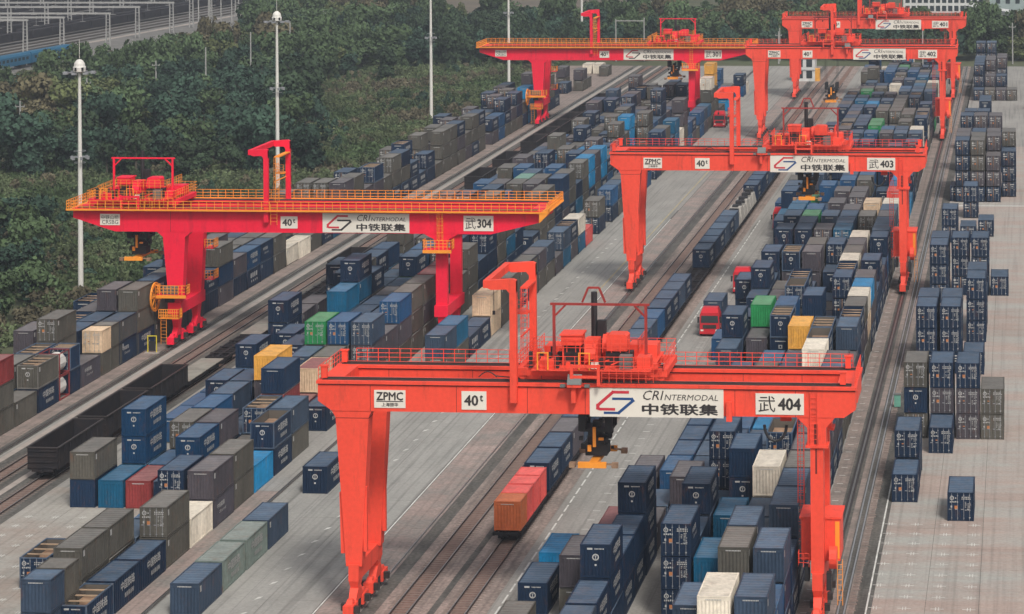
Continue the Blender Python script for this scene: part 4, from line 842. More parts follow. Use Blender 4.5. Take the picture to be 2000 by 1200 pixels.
def trolley(crane, x, yf, yr, z, m, mr, L=12.4, peak=True):
    """hoist trolley: carriage frame, winches, cable mast and its own portal"""
    t = MB(); zd = z + .95
    for y in (yf + .1, yr - .5): t.box(x, y, z + .35, x + L, y + .5, zd)
    for xx in (x, x + L * .3, x + L * .62, x + L - .5): t.box(xx, yf + .6, z + .4, xx + .5, yr - .5, zd - .02)
    t.box(x + 1.4, yf - .9, zd, x + L - 1.2, yr + .9, zd + .08)
    for y in (yf + .35, yr - .25):
        for xx in (x + .5, x + 1.6, x + L - 1.6, x + L - .5): t.tube((xx, y - .15, z + .3), (xx, y + .15, z + .3), .3, 10)
    o = part('trolley', t, m, crane)
    zd += .08
    w = MB(); w.box(x + 3.6, yf + .6, zd + 1.7, x + 5.3, yf + 2.4, zd + 2.5); w.box(x + 3.5, yf + .5, zd + 2.5, x + 5.4, yf + 2.6, zd + 2.62)
    for xx in (x + 3.7, x + 5.1):
        for yy in (yf + .7, yf + 2.2): w.box(xx, yy, zd, xx + .12, yy + .12, zd + 1.7)
    part('switch_cubicle', w, m, o)
    w = MB(); w.box(x + 3.8, yf + .9, zd, x + 5.1, yf + 2.2, zd + 1.6); w.box(x + 7.2, yf + 1.1, zd, x + 9.4, yf + 2.2, zd + 1.1); w.box(x + 6.9, yf - .5, zd, x + 7.3, yf + .2, zd + .8); part('motor', w, M['black'], o)
    w = MB(); q = random.Random(21)
    for i in range(22):
        a = x + .8 + q.random() * (L - 2); b = yf - .4 + q.random() * 3.5; s = q.uniform(.1, .35); w.box(a, b, zd, a + s, b + s, zd + q.uniform(.3, 1.3))
    part('dark_fittings', w, M['black'], o)['kind'] = 'stuff'
    w = MB(); w.tube((x + 5.6, yf + 1.2, zd + 1.0), (x + 6.5, yf + 1.2, zd + 1.0), .95, 14); w.box(x + 5.5, yf + .8, zd + .2, x + 6.6, yf + 2.6, zd + 2.1); part('winch_drum', w, m, o)
    w = MB(); w.tube((x + 6.7, yf + 3.4, zd + 1.2), (x + 8.2, yf + 3.4, zd + 1.2), 1.05, 16); w.box(x + 6.7, yf + 2.9, zd + 0, x + 8.1, yf + 4, zd + 1.9); part('winch_drum', w, m, o)
    w = MB(); w.box(x + 7.3, yf + 1.0, zd + 1.2, x + 9.0, yf + 2.6, zd + 2.4); w.prism([(x + 7.3, zd + 2.4), (x + 9.0, zd + 2.4), (x + 8.8, zd + 2.55), (x + 7.5, zd + 2.55)], yf + 1.0, yf + 2.6); part('gearbox', w, m, o)
    w = MB(); w.box(x + 8.6, yf - .6, zd, x + 9.6, yf + .2, zd + 1.15); part('grey_cabinet', w, M['cabinet'], o)
    w = MB(); w.box(x + 6.3, yf - .75, zd + .1, x + 6.9, yf - .5, zd + .6); part('data_plate', w, M['sign'], o)
    w = MB(); w.box(x + 2.0, yf - .3, zd, x + 3.2, yf + .6, zd + .7); w.box(x + 9.9, yf + .2, zd, x + 11.0, yf + 1.6, zd + .9); w.box(x + 1.6, yf + 4.2, zd, x + 4.2, yf + 6.2, zd + .9); w.box(x + 8.6, yf + 4.2, zd, x + 11, yf + 6.2, zd + 1.1)
    q = random.Random(7)
    for i in range(16):
        a = x + .4 + q.random() * (L - 1.2); b = yf - .6 + q.random() * (yr - yf + 1); s = q.uniform(.15, .4); w.box(a, b, zd, a + s, b + s, zd + q.uniform(.3, .9))
    for i in range(10):
        a = x + .4 + q.random() * (L - 1.2); b = yf - .5 + q.random() * (yr - yf); w.tube((a, b, zd + .3), (a + q.uniform(.5, 2.0), b + q.uniform(-.5, .5), zd + q.uniform(.2, .9)), .07, 5)
    part('drive_gear', w, m, o)['kind'] = 'stuff'
    w = MB(); w.tube((x + 5.9, yf + 3.4, zd), (x + 5.9, yf + 3.4, zd + 5.6), .26, 8); w.box(x + 6.2, yf + 3.1, zd, x + 6.9, yf + 3.6, zd + 3.3); part('cable_mast', w, M['black'], o)
    # portal frame
    px0, px1 = x + 2.9, x + 10.5; ym = yf + 1.4
    w = MB()
    for yy in (ym,):
        for xx in (px0, px1): w.box(xx - .11, yy - .11, zd, xx + .11, yy + .11, zd + 4.85)
        w.box(px0 - .3, yy - .1, zd + 4.85, px1 + .3, yy + .1, zd + 5.03)
        w.tube((px0, yy, zd + 3.9), (px0 + .95, yy, zd + 4.85), .1, 4); w.tube((px1, yy, zd + 3.9), (px1 - .95, yy, zd + 4.85), .1, 4)
    mid = (px0 + px1) / 2 - .5
    for yy in ((ym,) if peak else ()):
        w.bar((mid - .95, yy, zd + 5.1), (mid - .45, yy, zd + 6.3), .16); w.bar((mid + .95, yy, zd + 5.1), (mid + .45, yy, zd + 6.3), .16); w.bar((mid - .45, yy, zd + 6.3), (mid + .45, yy, zd + 6.3), .16)
    part('portal_frame', w, M['portal'] if peak else m, o)
    railing('railing', [(x + .2, yf - .85, zd), (x + L - .2, yf - .85, zd), (x + L - .2, yr + .85, zd), (x + .2, yr + .85, zd), (x + .2, yf - .85, zd)], 1.1, mr, o, .8)
    railing('railing', [(x + 1.2, yf + .3, zd), (x + 1.2, yr, zd)], 1.6, mr, o, .7)
    railing('railing', [(x + 3.4, yf + .4, zd + 1.2), (x + 10, yf + .4, zd + 1.2), (x + 10, yr - 1, zd + 1.2)], 1.1, mr, o, .7)
    for xx in (x + 1.9, x + 5.3):
        g = MB(); g.box(xx, yf - .95, zd, xx + .1, yf - .85, zd + 1.35); g.box(xx + .85, yf - .95, zd, xx + .95, yf - .85, zd + 1.35); g.box(xx, yf - .95, zd + 1.35, xx + .95, yf - .85, zd + 1.43); part('yellow_gate', g, M['amber'], o)
    # stairs frame hanging at the near side
    g = MB(); a = x + 4.7
    g.box(a, yf - 1.5, z - .1, a + .25, yf - 1.3, z + 1.6); g.box(a + 2.2, yf - 1.5, z - .1, a + 2.45, yf - 1.3, z + 1.6); g.box(a + .25, yf - 1.49, z + 1.35, a + 2.2, yf - 1.31, z + 1.58); g.box(a + .25, yf - 1.49, z + .5, a + 2.2, yf - 1.31, z + .7)
    part('access_frame', g, m, o)
    railing('railing', [(x + 7.3, yf - 1.45, z + .2), (x + 11.5, yf - 1.45, z + .2)], 1.1, mr, o, .6)
    return o
def spreader(x, y, z, ztop, label, amber=True):
    """the lifting spreader hangs on ropes from the trolley: a thing of its own"""
    t = empty('container_spreader', (x, y, z), label, 'spreader', 'spreaders hanging from the cranes')
    Y_ = M['amber']
    mb = MB()
    mb.box(-.35, -2.9, 0, .35, 2.9, .35)
    mb.box(-1.15, -3.05, .0, 1.15, -2.7, .45); mb.box(-1.15, 2.7, .0, 1.15, 3.05, .45)
    part('main_beam', mb, Y_, t)
    for s in (-1, 1):
        mb = MB(); mb.bar((s * .9, -2.6, .25), (s * 1.7, -2.2, .1), .15); mb.box(s * 1.75 - .25, -2.4, -.15, s * 1.75 + .25, -1.9, .25)
        mb.bar((s * .9, 2.6, .25), (s * 1.7, 2.9, .1), .15); mb.box(s * 1.75 - .25, 2.6, -.15, s * 1.75 + .25, 3.1, .25); part('flipper_arm', mb, M['cargo'], t)
    mb = MB(); q = random.Random(2)
    mb.box(-.9, -.9, .5, .9, .9, 1.4); mb.lathe((0, 0, 1.4), [(.9, 0), (.9, .5), (.5, .7), (.3, 1.3)], 12)
    for i in range(26):
        a, b, c = q.uniform(-1.4, 1.0), q.uniform(-1.6, 1.3), q.uniform(.4, 3.6); s = q.uniform(.2, .55); mb.box(a, b, c, a + s, b + s, c + s)
    part('rotating_head', mb, M['black'], t)
    mb = MB(); mb.box(-.15, -1.7, 1.4, .1, -1.5, 3.0); mb.box(-.6, -1.6, 1.0, -.3, -1.4, 1.5); mb.box(.3, -1.5, 1.9, .7, -1.3, 2.1); part('hydraulic_unit', mb, Y_, t)
    mb = MB()
    for a, b in ((-1.1, -1.1), (1.1, -1.1), (-1.1, 1.1), (1.1, 1.1)):
        mb.box(a - .3, b - .25, 2.6, a + .3, b + .25, 3.9)
    mb.box(-1.3, -1.1, 2.5, 1.3, 1.1, 2.75); part('sheave_block', mb, M['black'], t)
    mb = MB()
    for a, b in ((-1.1, -1.1), (1.1, -1.1), (-1.1, 1.1), (1.1, 1.1)):
        for d in (-.16, .16): mb.tube((a + d, b, 3.7), (a * 1.3 + d, b * 1.5, ztop - z), .025, 4)
    part('rope', mb, M['grease'], t)
    return t
def crane_four(X0, Y0, num, label, trx, hx, spread):
    m = M['red']; g = 'gantry cranes'
    c = empty('gantry_crane', (X0, Y0, 0), label, 'gantry crane', 'gantry cranes spanning the yard')
    S = 38.0; D = 7.7
    prof = [(-2.9, 17.55), (-1.75, 16.75), (40.2, 16.75), (41.15, 17.4), (41.15, 18.98), (-2.9, 18.98)]
    for y0, nm in ((0, 'front_girder'), (6.2, 'rear_girder')):
        mb = MB(); mb.prism(prof, y0, y0 + 1.5); o = part(nm, mb, m, c)
        mb = MB(); mb.box(-3.0, y0 - .16, 18.98, 41.25, y0 + 1.66, 19.22); part('top_flange', mb, m, o)
        mb = MB(); mb.box(-2.6, y0 + .68, 19.22, 40.8, y0 + .82, 19.36); mb.box(-2.6, y0 + .25, 19.22, 40.8, y0 + .5, 19.26); part('trolley_rail', mb, M['grease'], o)
        mb = MB()
        for x in (1.45, 8.6, 14.45, 19.2, 24, 31.4, 36.3): mb.box(x, y0 - .012, 16.76, x + .04, y0 - .002, 18.97)
        mb.box(-2.9, y0 - .014, 18.86, 41.15, y0 - .003, 18.98)
        part('weld_seam', mb, M['darkred'], o)
    for x0, x1 in ((-2.95, -1.1), (39.6, 41.2)):
        mb = MB(); mb.box(x0, 1.66, 17.6, x1, 6.04, 19.2); part('end_tie', mb, m, c)
        for y in (.2, 6.5):
            b = MB(); b.box(x0 + .3, y, 19.37, x0 + .75, y + .4, 20.3); b.box(x0 + .2, y - .05, 20.3, x0 + .85, y + .45, 20.4); part('buffer', b, m, c)
    # legs
    for i, (y0, y1) in enumerate(((.05, 1.4), (6.25, 7.6))):
        mb = MB(); mb.prism([(-1.45, 16.2), (1.3, 16.2), (1.55, 16.74), (-1.75, 16.74)], y0, y1)
        mb.taper((-.68, y0 + .1, .62, y1 - .1, 4.0), (-1.45, y0, 1.3, y1, 16.2)); l_ = part('leg', mb, m, c)
        mb = MB(); mb.box(-1.46, y0 - .01, 16.14, 1.31, y1 + .01, 16.19); part('weld_seam', mb, M['darkred'], l_)
        mb = MB(); mb.taper((-1.15, y0 + .3, -.75, y1 - .3, 5), (-1.25, y0 + .3, -1.05, y1 - .3, 10)); mb.box(.75, y0 + .2, 5.2, 1.05, y0 + .6, 10.5); part('leg_stiffener', mb, m, l_)
        mb = MB(); mb.prism([(S - 1.6, 16.74), (S - .75, 15.9), (S - .75, 14.5), (S + .75, 14.5), (S + .75, 15.9), (S + 1.5, 16.74)], y0, y1); mb.box(S - .9, y0 - .12, 14.3, S + .95, y1 + .12, 14.5)
        mb.box(S - .52, y0 + .05, 4.2, S + .52, y1 - .05, 14.3); l_ = part('leg', mb, m, c)
        if i == 0:
            mb = MB(); mb.box(S - .2, y0 - .02, 14.6, S + .1, y0 - .005, 16.2); mb.box(S - .12, y0 + .035, 12.2, S + .02, y0 + .048, 14.2); part('grease_stain', mb, M['darkred'], l_)
    ladder('ladder', (S - .5, -.1, 14.6), (S - .5, -.1, 18.8), .55, m, c)
    ladder('ladder', (S - 2.2, 7.9, 4), (S - 2.2, 7.9, 16.5), .5, m, c, cage=True)
    for x in (0, S):
        mb = MB(); mb.box(x - .42, -.1, 2.85, x + .42, 7.75, 4.2); part('sill_beam', mb, m, c)
        for y in (.6, 7.0):
            mb = MB(); mb.taper((x - .3, y - .4, x + .3, y + .4, 2.1), (x - .4, y - .7, x + .4, y + .7, 2.86)); part('pivot', mb, m, c)
            bogie(c, x, (y - 1.7, y + 1.7), m)
    # platform and electrical house on the right legs
    mb = MB(); mb.box(36.55, 2.0, 4.7, 39.7, 5.6, 8.1); mb.box(36.4, 1.9, 8.1, 39.85, 5.7, 8.25); h = part('electrical_house', mb, m, c)
    mb = MB(); mb.box(39.3, 1.96, 4.9, 39.65, 1.985, 7.9); part('yellow_door_edge', mb, M['amber'], h)
    mb = MB(); mb.tube((38.9, 1.2, 5.2), (39.5, 1.2, 5.2), .9, 14); part('cable_reel', mb, m, c)
    mb = MB(); mb.box(36.9, .6, 3.4, 37.3, 1.4, 4.6); mb.box(38.7, .2, 2.8, 39.1, .9, 4.2); part('motor', mb, M['black'], c)
    ladder('ladder', (39.5, 1.7, 1.2), (39.5, 1.7, 4.9), .4, M['amber'], c)
    railing('railing', [(36.4, 1.5, 4.6), (36.4, .4, 4.6), (37.3, .4, 4.6)], 1.1, m, c, .5)
    # lamps and brackets on the girder
    mb = MB(); mb.box(18.2, -.75, 17.8, 18.55, -.05, 19.1); mb.box(17.9, -1.0, 19.1, 19.05, -.2, 19.35); l_ = part('floodlight_bracket', mb, m, c)
    mb = MB(); mb.add([(17.9, -1.05, 19.35), (19.05, -1.05, 19.35), (19.05, -.5, 20.1), (17.9, -.5, 20.1), (17.9, -.35, 19.35), (19.05, -.35, 19.35)], [(0, 1, 2, 3), (3, 2, 5, 4), (0, 3, 4), (1, 5, 2)]); mb.box(17.3, -.9, 19.1, 17.7, -.5, 19.3); mb.box(19.3, -.9, 19.1, 19.7, -.5, 19.3); part('floodlight', mb, M['cabinet'], l_)
    mb = MB(); mb.box(30.75, -.4, 16.4, 31.2, -.02, 18.0); part('junction_duct', mb, m, c)
    mb = MB(); mb.box(34.9, 1.9, 16.0, 35.8, 2.5, 16.75); part('motor', mb, m, c)
    # slack festoon cable
    mb = MB(); pts = [(34.6 + .9 * math.cos(a), .9, 15.9 + 1.3 * math.sin(a)) for a in np.linspace(math.pi, 2 * math.pi, 9)]
    for a, b in zip(pts[:-1], pts[1:]): mb.tube(a, b, .13, 6)
    part('slack_cable', mb, M['black'], c)
    mb = MB(); pts = [(10.2 + k * .25, 1.25, 19.4 + .45 * math.sin(k * .52)) for k in range(7)]
    for a, b in zip(pts[:-1], pts[1:]): mb.tube(a, b, .05, 5)
    mb.tube((11.6, 1.25, 19.5), (14.0, 1.3, 19.3), .05, 5); part('loose_cable', mb, M['black'], c)
    for y in (7.86,):
        mb = MB(); mb.box(-2.0, y, 18.95, 40.5, y + .7, 19.05); w = part('walkway', mb, m, c)
        railing('railing', [(-1.9, y + .66, 19.05), (40.4, y + .66, 19.05)], 1.1, m, w, .95, r=.035)
    railing('railing', [(-2.9, .2, 19.22), (-2.9, 7.6, 19.22)], 1.1, m, c, .8)
    railing('railing', [(41.1, .2, 19.22), (41.1, 7.6, 19.22)], 1.1, m, c, .8)
    lattice_board(c, 'zp', 1.8, 17.05, 4.4, 18.5, -.005)
    lattice_board(c, 't', 9.05, 17.0, 11.1, 18.5, -.005)
    logo_board(c, 19.6, 16.6, 30.5, 18.93, -.02, 'logo_blue')
    lattice_board(c, num, 33.1, 16.95, 37.0, 18.65, -.005)
    hoist_frame(c, hx, 0, 7.7, 17.7, 27.6, m, m)
    trolley(c, trx, .75, 6.95, 19.3, m, m)
    if spread: spreader(X0 + trx + 6.2, Y0 + 3.8, spread[0], 19.4, spread[1])
    return c
def crane_three(X0, Y0, num, label, trx, spread):
    m = M['crimson']; am = M['amber']
    c = empty('gantry_crane', (X0, Y0, 0), label, 'gantry crane', 'gantry cranes spanning the yard')
    S = 33.95; g0 = 14.25
    prof = [(-13.1, 15.95), (-7.7, g0), (40.2, g0), (46.4, 15.75), (46.4, 16.95), (-13.1, 16.95)]
    for y0, nm in ((0, 'front_girder'), (7.4, 'rear_girder')):
        mb = MB(); mb.prism(prof, y0, y0 + 1.6); o = part(nm, mb, m, c)
        mb = MB(); mb.box(-13.2, y0 - .12, 16.95, 46.5, y0 + 1.72, 17.15); part('top_flange', mb, m, o)
        mb = MB(); mb.box(-12.6, y0 + .2, 17.15, 46.0, y0 + .95, 17.28); part('trolley_rail', mb, M['grease'], o)
        mb = MB(); mb.box(-.55, y0 - .012, g0, -.5, y0 - .002, 16.95); mb.box(-13.1, y0 - .014, 16.86, 46.4, y0 - .003, 16.95); part('weld_seam', mb, M['darkred'], o)
        s = -1 if y0 == 0 else 1
        ya, yb = (y0 - .95, y0 - .13) if s < 0 else (y0 + 1.73, y0 + 2.55)
        mb = MB(); mb.box(-13.7, ya, 16.98, 47.6, yb, 17.06); w = part('walkway', mb, am, c)
        ye = ya + .03 if s < 0 else yb - .03
        railing('railing', [(-13.6, ye, 17.06), (47.5, ye, 17.06)], 1.15, am, w, 1.0, r=.045)
        mb = MB(); mb.box(-13.7, ye - .03, 17.07, 47.6, ye + .03, 17.2); part('kick_plate', mb, am, w)
    for x0, x1 in ((-13.2, -11.9), (45.0, 46.5)):
        mb = MB(); mb.box(x0, 1.75, 15.9, x1, 7.25, 17.1); part('end_tie', mb, m, c)
    for x in (-13.6, 47.4):
        railing('railing', [(x, -.9, 17.06), (x, 9.9, 17.06)], 1.15, am, c, .6, r=.045)
        mb = MB(); mb.box(x - .1, -.9, 16.95, x + 1.2 if x < 0 else x + .2, 9.9, 17.04) if x < 0 else mb.box(x - 1.2, -.9, 16.95, x + .15, 9.9, 17.04); part('walkway', mb, am, c)
    mb = MB(); mb.prism([(46.45, 15.8), (47.55, 16.9), (47.55, 17.5), (46.45, 17.05)], -.9, .6); part('end_guard', mb, am, c)
    for i, (y0, y1) in enumerate(((.05, 1.5), (7.45, 8.9))):
        mb = MB(); mb.prism([(-1.55, 13.6), (1.3, 13.6), (2.1, g0 - .01), (-2.3, g0 - .01)], y0, y1)
        mb.taper((-.85, y0 + .1, .85, y1 - .1, 5.3), (-1.55, y0, 1.3, y1, 13.6)); l_ = part('leg', mb, m, c)
        mb = MB(); mb.prism([(S - 2.2, g0 - .01), (S - .95, 13.6), (S - .95, 13.2), (S + .95, 13.2), (S + .95, 13.6), (S + 2.2, g0 - .01)], y0, y1); mb.box(S - .72, y0 + (.05 if i == 0 else .6), 4.4, S + .72, y0 + (.8 if i == 0 else 1.4), 13.2); part('leg', mb, m, c)
    for x in (0, S):
        mb = MB(); mb.box(x - .85, -.3, 4.0, x + .85, 9.3, 5.4); part('sill_beam', mb, m, c)
        for y in (.7, 8.2):
            mb = MB(); mb.taper((x - .35, y - .4, x + .35, y + .4, 2.1), (x - .5, y - .8, x + .5, y + .8, 4.0)); part('pivot', mb, m, c)
            bogie(c, x, (y - 1.8, y + 1.8), m)
    # platforms
    for (x0, x1, y0, z) in ((-1.9, 1.9, -1.6, 6.5), (S - 2.0, S + 1.6, -1.5, 12.4)):
        mb = MB(); mb.box(x0, y0, z, x1, y0 + 1.6, z + .12); p = part('platform', mb, m, c)
        railing('railing', [(x0, y0 + 1.5, z + .12), (x0, y0, z + .12), (x1, y0, z + .12), (x1, y0 + 1.5, z + .12)], 1.15, am, p, .5, r=.05)
        mb = MB(); mb.box(x0, y0 - .02, z - .3, x1, y0 + .1, z + .1); part('toe_board', mb, am, p)
    mb = MB(); mb.box(-1.3, -1.2, 6.62, .6, -.4, 7.6); part('machinery', mb, M['cabinet'], c)
    mb = MB(); mb.box(-1.2, -.3, 5.45, -.1, .6, 6.4); part('machinery', mb, M['black'], c)
    mb = MB()
    for a in np.linspace(0, 2 * math.pi, 25)[:-1]:
        b = a + 2 * math.pi / 24
        for r_ in (1.75, 1.5): mb.bar((-2.35, -.6 + r_ * math.cos(a), 6.2 + r_ * math.sin(a)), (-2.35, -.6 + r_ * math.cos(b), 6.2 + r_ * math.sin(b)), .16)
    for k in range(8):
        a = k * math.pi / 4; mb.bar((-2.35, -.6, 6.2), (-2.35, -.6 + 1.6 * math.cos(a), 6.2 + 1.6 * math.sin(a)), .08)
    mb.tube((-2.6, -.6, 6.2), (-1.6, -.6, 6.2), .35, 8); part('cable_reel', mb, am, c)
    ladder('ladder', (-1.4, -1.3, .4), (-1.4, -1.3, 4.6), .7, am, c)
    mb = MB(); mb.box(-1.6, -1.5, 3.6, 1.0, -.35, 3.7); p = part('platform', mb, am, c)
    railing('railing', [(-1.6, -1.5, 3.7), (1.0, -1.5, 3.7), (1.0, -.4, 3.7)], 1.1, am, p, .3, r=.05)
    for z in (7, 11): 
        mb = MB(); mb.box(1.5, 7.2, z, 2.6, 9.2, z + .1); p = part('platform', mb, m, c); railing('railing', [(1.5, 7.2, z + .1), (2.6, 7.2, z + .1), (2.6, 9.2, z + .1)], 1.1, am, p, .4, r=.045)
    ladder('ladder', (S - .35, -.15, 13.6), (S - .35, -.15, 17.1), .6, am, c, cage=True)
    lattice_board(c, 'cs', -9.6, 15.05, -7.05, 16.45, -.005)
    lattice_board(c, 't', 13.6, 14.8, 15.75, 16.3, -.005)
    logo_board(c, 18.95, 14.35, 29.95, 16.75, -.02, 'ink')
    lattice_board(c, num, 36.8, 14.65, 40.55, 16.55, -.005)
    hoist_frame(c, 11.6, 0, 9.0, 15.6, 24.6, m, am, reach=1.7)
    ladder('ladder', (12.5, -.6, 15.3), (12.5, -.6, 17.9), .8, am, c)
    trolley(c, trx, .6, 8.0, 17.25, m, am, 11.6, False)
    if spread: spreader(X0 + trx + 5.6, Y0 + 4.2, spread[0], 17.4, spread[1])
    return c
crane_four(-54.7, 205.0, '404', 'nearest vermilion gantry crane, number 404, its slim right legs reaching the bottom edge', 13.4, 13.15, (12.2, 'black and yellow spreader hanging beside the logo board of the nearest crane'))
crane_four(-54.7, 354.5, '403', 'vermilion gantry crane number 403, right of the picture centre', 18.4, 14.0, (12.6, 'spreader hanging above the stacks beneath crane 403'))
crane_four(-54.7, 531.0, '402', 'vermilion gantry crane number 402, directly behind crane 403', 8.6, 15.0, (7.6, 'spreader hanging above the tracks beneath crane 402'))
crane_four(-54.7, 613.0, '401', 'farthest vermilion gantry crane, number 401, cut by the top edge', 15.2, 15.3, None)
crane_three(-106.0, 312.5, '304', 'nearer crimson gantry crane, number 304, with amber railings', -11.4, (10.4, 'amber spreader hanging over the left edge of the storage yard'))
crane_three(-106.0, 555.0, '301', 'farther crimson gantry crane, number 301, with amber railings', 24.0, (10.0, 'amber spreader hanging beneath crane 301 above a navy container'))
# ------------------------------------------------------------------ wagons and trains
def wheels(t, L):
    for y0 in (2.2, L - 2.2):
        mb = MB(); mb.box(-1.0, y0 - 1.3, .4, 1.0, y0 + 1.3, .75); mb.box(-.98, y0 - 1.35, .35, -.86, y0 + 1.35, .7); mb.box(.86, y0 - 1.35, .35, .98, y0 + 1.35, .7)
        b = link('bogie', me_('wagon_bogie%d' % int(y0 * 10), lambda: mb), [M['wagon']], t)
        for dy in (-.9, .9):
            def f(y0=y0, dy=dy):
                w = MB()
                for x in (-.78, .70): w.tube((x, y0 + dy, .16 + .42), (x + .1, y0 + dy, .16 + .42), .42, 12)
                w.tube((-.8, y0 + dy, .58), (.8, y0 + dy, .58), .08, 6); return w
            link('wheelset', me_('wheelset.%d' % int((y0 + dy) * 10), f), [M['wheel']], b)
def coupler(t, L):
    def f():
        mb = MB()
        for y in (-.35, L): mb.box(-.12, y, .85, .12, y + .35, 1.1)
        for y in (-.08, L): mb.box(-1.1, y, .9, 1.1, y + .08, 1.15)
        return mb
    link('coupler', me_('coupler%d' % int(L * 10), f), [M['wagon']], t)
def gondola(x, y, lab, L=12.5, group='open wagons parked on the track'):
    t = empty('open_wagon', (x, y, 0), lab, 'open wagon', group)
    def body():
        mb = MB(); z0, z1 = 1.15, 3.25
        for s in (-1, 1):
            mb.box(s * 1.55 - (.06 if s > 0 else 0), .06, z0, s * 1.55 + (.06 if s < 0 else 0), L - .06, z1)
            for i in range(9): yy = .25 + i * (L - .6) / 8; mb.box(s * 1.55 - (0 if s > 0 else .1), yy, z0, s * 1.55 + (.1 if s > 0 else 0), yy + .12, z1 - .02)
        for yy in (0, L - .06):
            mb.box(-1.55, yy, z0, 1.55, yy + .06, z1)
        for k in range(4):
            for yy in (-.09, L): mb.box(-1.5, yy, z0 + .1 + k * .55, 1.5, yy + .09, z0 + .24 + k * .55)
        mb.box(-1.5, .05, 1.1, 1.5, L - .05, 1.24)
        return mb
    link('body', me_('gondola_body', body), [M['wagon']], t)
    def rim():
        mb = MB()
        for s in (-1, 1): mb.box(s * 1.57 - .09, -.05, 3.25, s * 1.57 + .09, L + .05, 3.36)
        for yy in (-.1, L - .05): mb.box(-1.48, yy, 3.252, 1.48, yy + .15, 3.36)
        return mb
    link('top_rail', me_('gondola_rim', rim), [M['grease']], t)
    wheels(t, L); coupler(t, L)
def flat(x, y, lab, L=12.9, deck=True, group='flat wagons on the tracks', mdeck=None):
    t = empty('flat_wagon', (x, y, 0), lab, 'flat wagon', group)
    def frame():
        mb = MB()
        for s in (-1.3, 1.1): mb.box(s, 0, .8, s + .2, L, 1.12)
        mb.box(-.2, 0, .7, .2, L, 1.1)
        for i in range(11): yy = i * (L - .2) / 10; mb.box(-1.3, yy, .85, 1.3, yy + .2, 1.08)
        for i in (2, 5, 8): yy = i * (L - .2) / 10; mb.box(-1.45, yy - .3, 1.08, 1.45, yy + .1, 1.16)
        return mb
    link('frame', me_('flat_frame%d' % int(L * 10), frame), [M['wagon']], t)
    if deck:
        def dk():
            mb = MB(); mb.box(-1.35, .15, 1.12, 1.35, L / 2 - .12, 1.2); mb.box(-1.35, L / 2 + .12, 1.12, 1.35, L - .15, 1.2); return mb
        link('deck', me_('flat_deck%d' % int(L * 10), dk), [mdeck or M['deck']], t)
    wheels(t, L); coupler(t, L)
y = 245.9
for i, w in enumerate(('nearest black open wagon, its ribbed end wall facing the camera', 'second black open wagon behind the nearest one', 'third black open wagon, last before the flat wagons')):
    gondola(-97, y, w); y += 13.6
names = ['first grey-decked flat wagon behind the three open wagons', 'bare-framed flat wagon between grey-decked ones', 'grey-decked flat wagon with a pinkish end, beside the navy container stack', 'fourth flat wagon, bare frame left of the green container', 'fifth flat wagon, bare frame in front of the single dark open wagon']
for i, w in enumerate(names):
    flat(-97, y, w, deck=i in (0, 2)); y += 13.9
gondola(-97, y, 'single dark open wagon beyond the bare flat wagons, left of a teal container'); y += 13.6
flat(-97, y, 'flat wagon just beyond the single dark open wagon'); y += 13.9
flat(-97, y, 'flat wagon hidden mostly by the crimson girder', deck=False); y += 13.9
flat(-97, y, 'flat wagon before the pair of dark open wagons'); y += 13.9
y = 446
for i, w in enumerate(('dark open wagon just above the right arm of crane 304', 'dark open wagon behind it, left of the bright blue container')):
    gondola(-97, y + i * 24, w)
flat(-97, 459, 'flat wagon between the two dark open wagons')
for i in range(7):
    gondola(-97, 497 + i * 13.6, '%s black open wagon of the distant row left of the crimson crane 301 leg foot' % ordn(i), group='distant row of black open wagons')
GT = 'containers loaded on the train'
ty = [226.8, 229.9, 233.2, 236.4]
for i, (yy, c, w) in enumerate(zip(ty, 'uqqq', ('foremost orange-brown half-length container on the train', 'first coral red half-length container behind the orange one', 'second coral red half-length container on the train', 'third coral red half-length container, before the navy ones'))):
    add_container(c, -47.62, yy, 1.2, w, GT, L=2.95 if i < 3 else 3.0, marks_seed=i + 1)
seq = [(240.9, 'n'), (247.4, 'n'), (253.9, 'p'), (260.4, 's'), (267, 's'), (273.4, 's'), (280, 'd'), (286.4, 's'), (293, 's'), (301, 's'), (307.6, 's'), (314.1, 'b'), (320.9, 'n'), (327.4, 'n'), (333.9, 's'), (340.2, 'n')]
seq2 = [(366.2, 'n'), (372.9, 'd'), (379.4, 'n'), (386, 's'), (392.5, 'n'), (399, 's'), (434, 'n'), (441, 'd'), (447.6, 'n'), (454, 's'), (461, 'd'), (467.6, 'n')]
for i, (yy, c) in enumerate(seq):
    add_container(c, -47.62, yy, 1.2, '%s %s container behind the coral red ones on the train' % (ordn(i), CNAME[c]), GT, marks_seed=int(yy))
for i, (yy, c) in enumerate(seq2[:6]):
    add_container(c, -47.62, yy, 1.2, '%s %s container beyond the empty wagons, left of the trucks' % (ordn(i), CNAME[c]), GT, marks_seed=int(yy))
for i, (yy, c) in enumerate(seq2[6:]):
    add_container(c, -47.62, yy, 1.2, '%s %s container of the train part under crane 403' % (ordn(i), CNAME[c]), GT, marks_seed=int(yy))
y = 226.5; i = 0
while y < 480:
    bare = 346 < y < 366
    flat(-46.4, y, '%s flat wagon of the train on the track right of the vermilion leg, %s' % (ordn(i), 'empty' if bare else 'loaded'), deck=False, L=12.6, group='flat wagons of the container train'); y += 13.3; i += 1
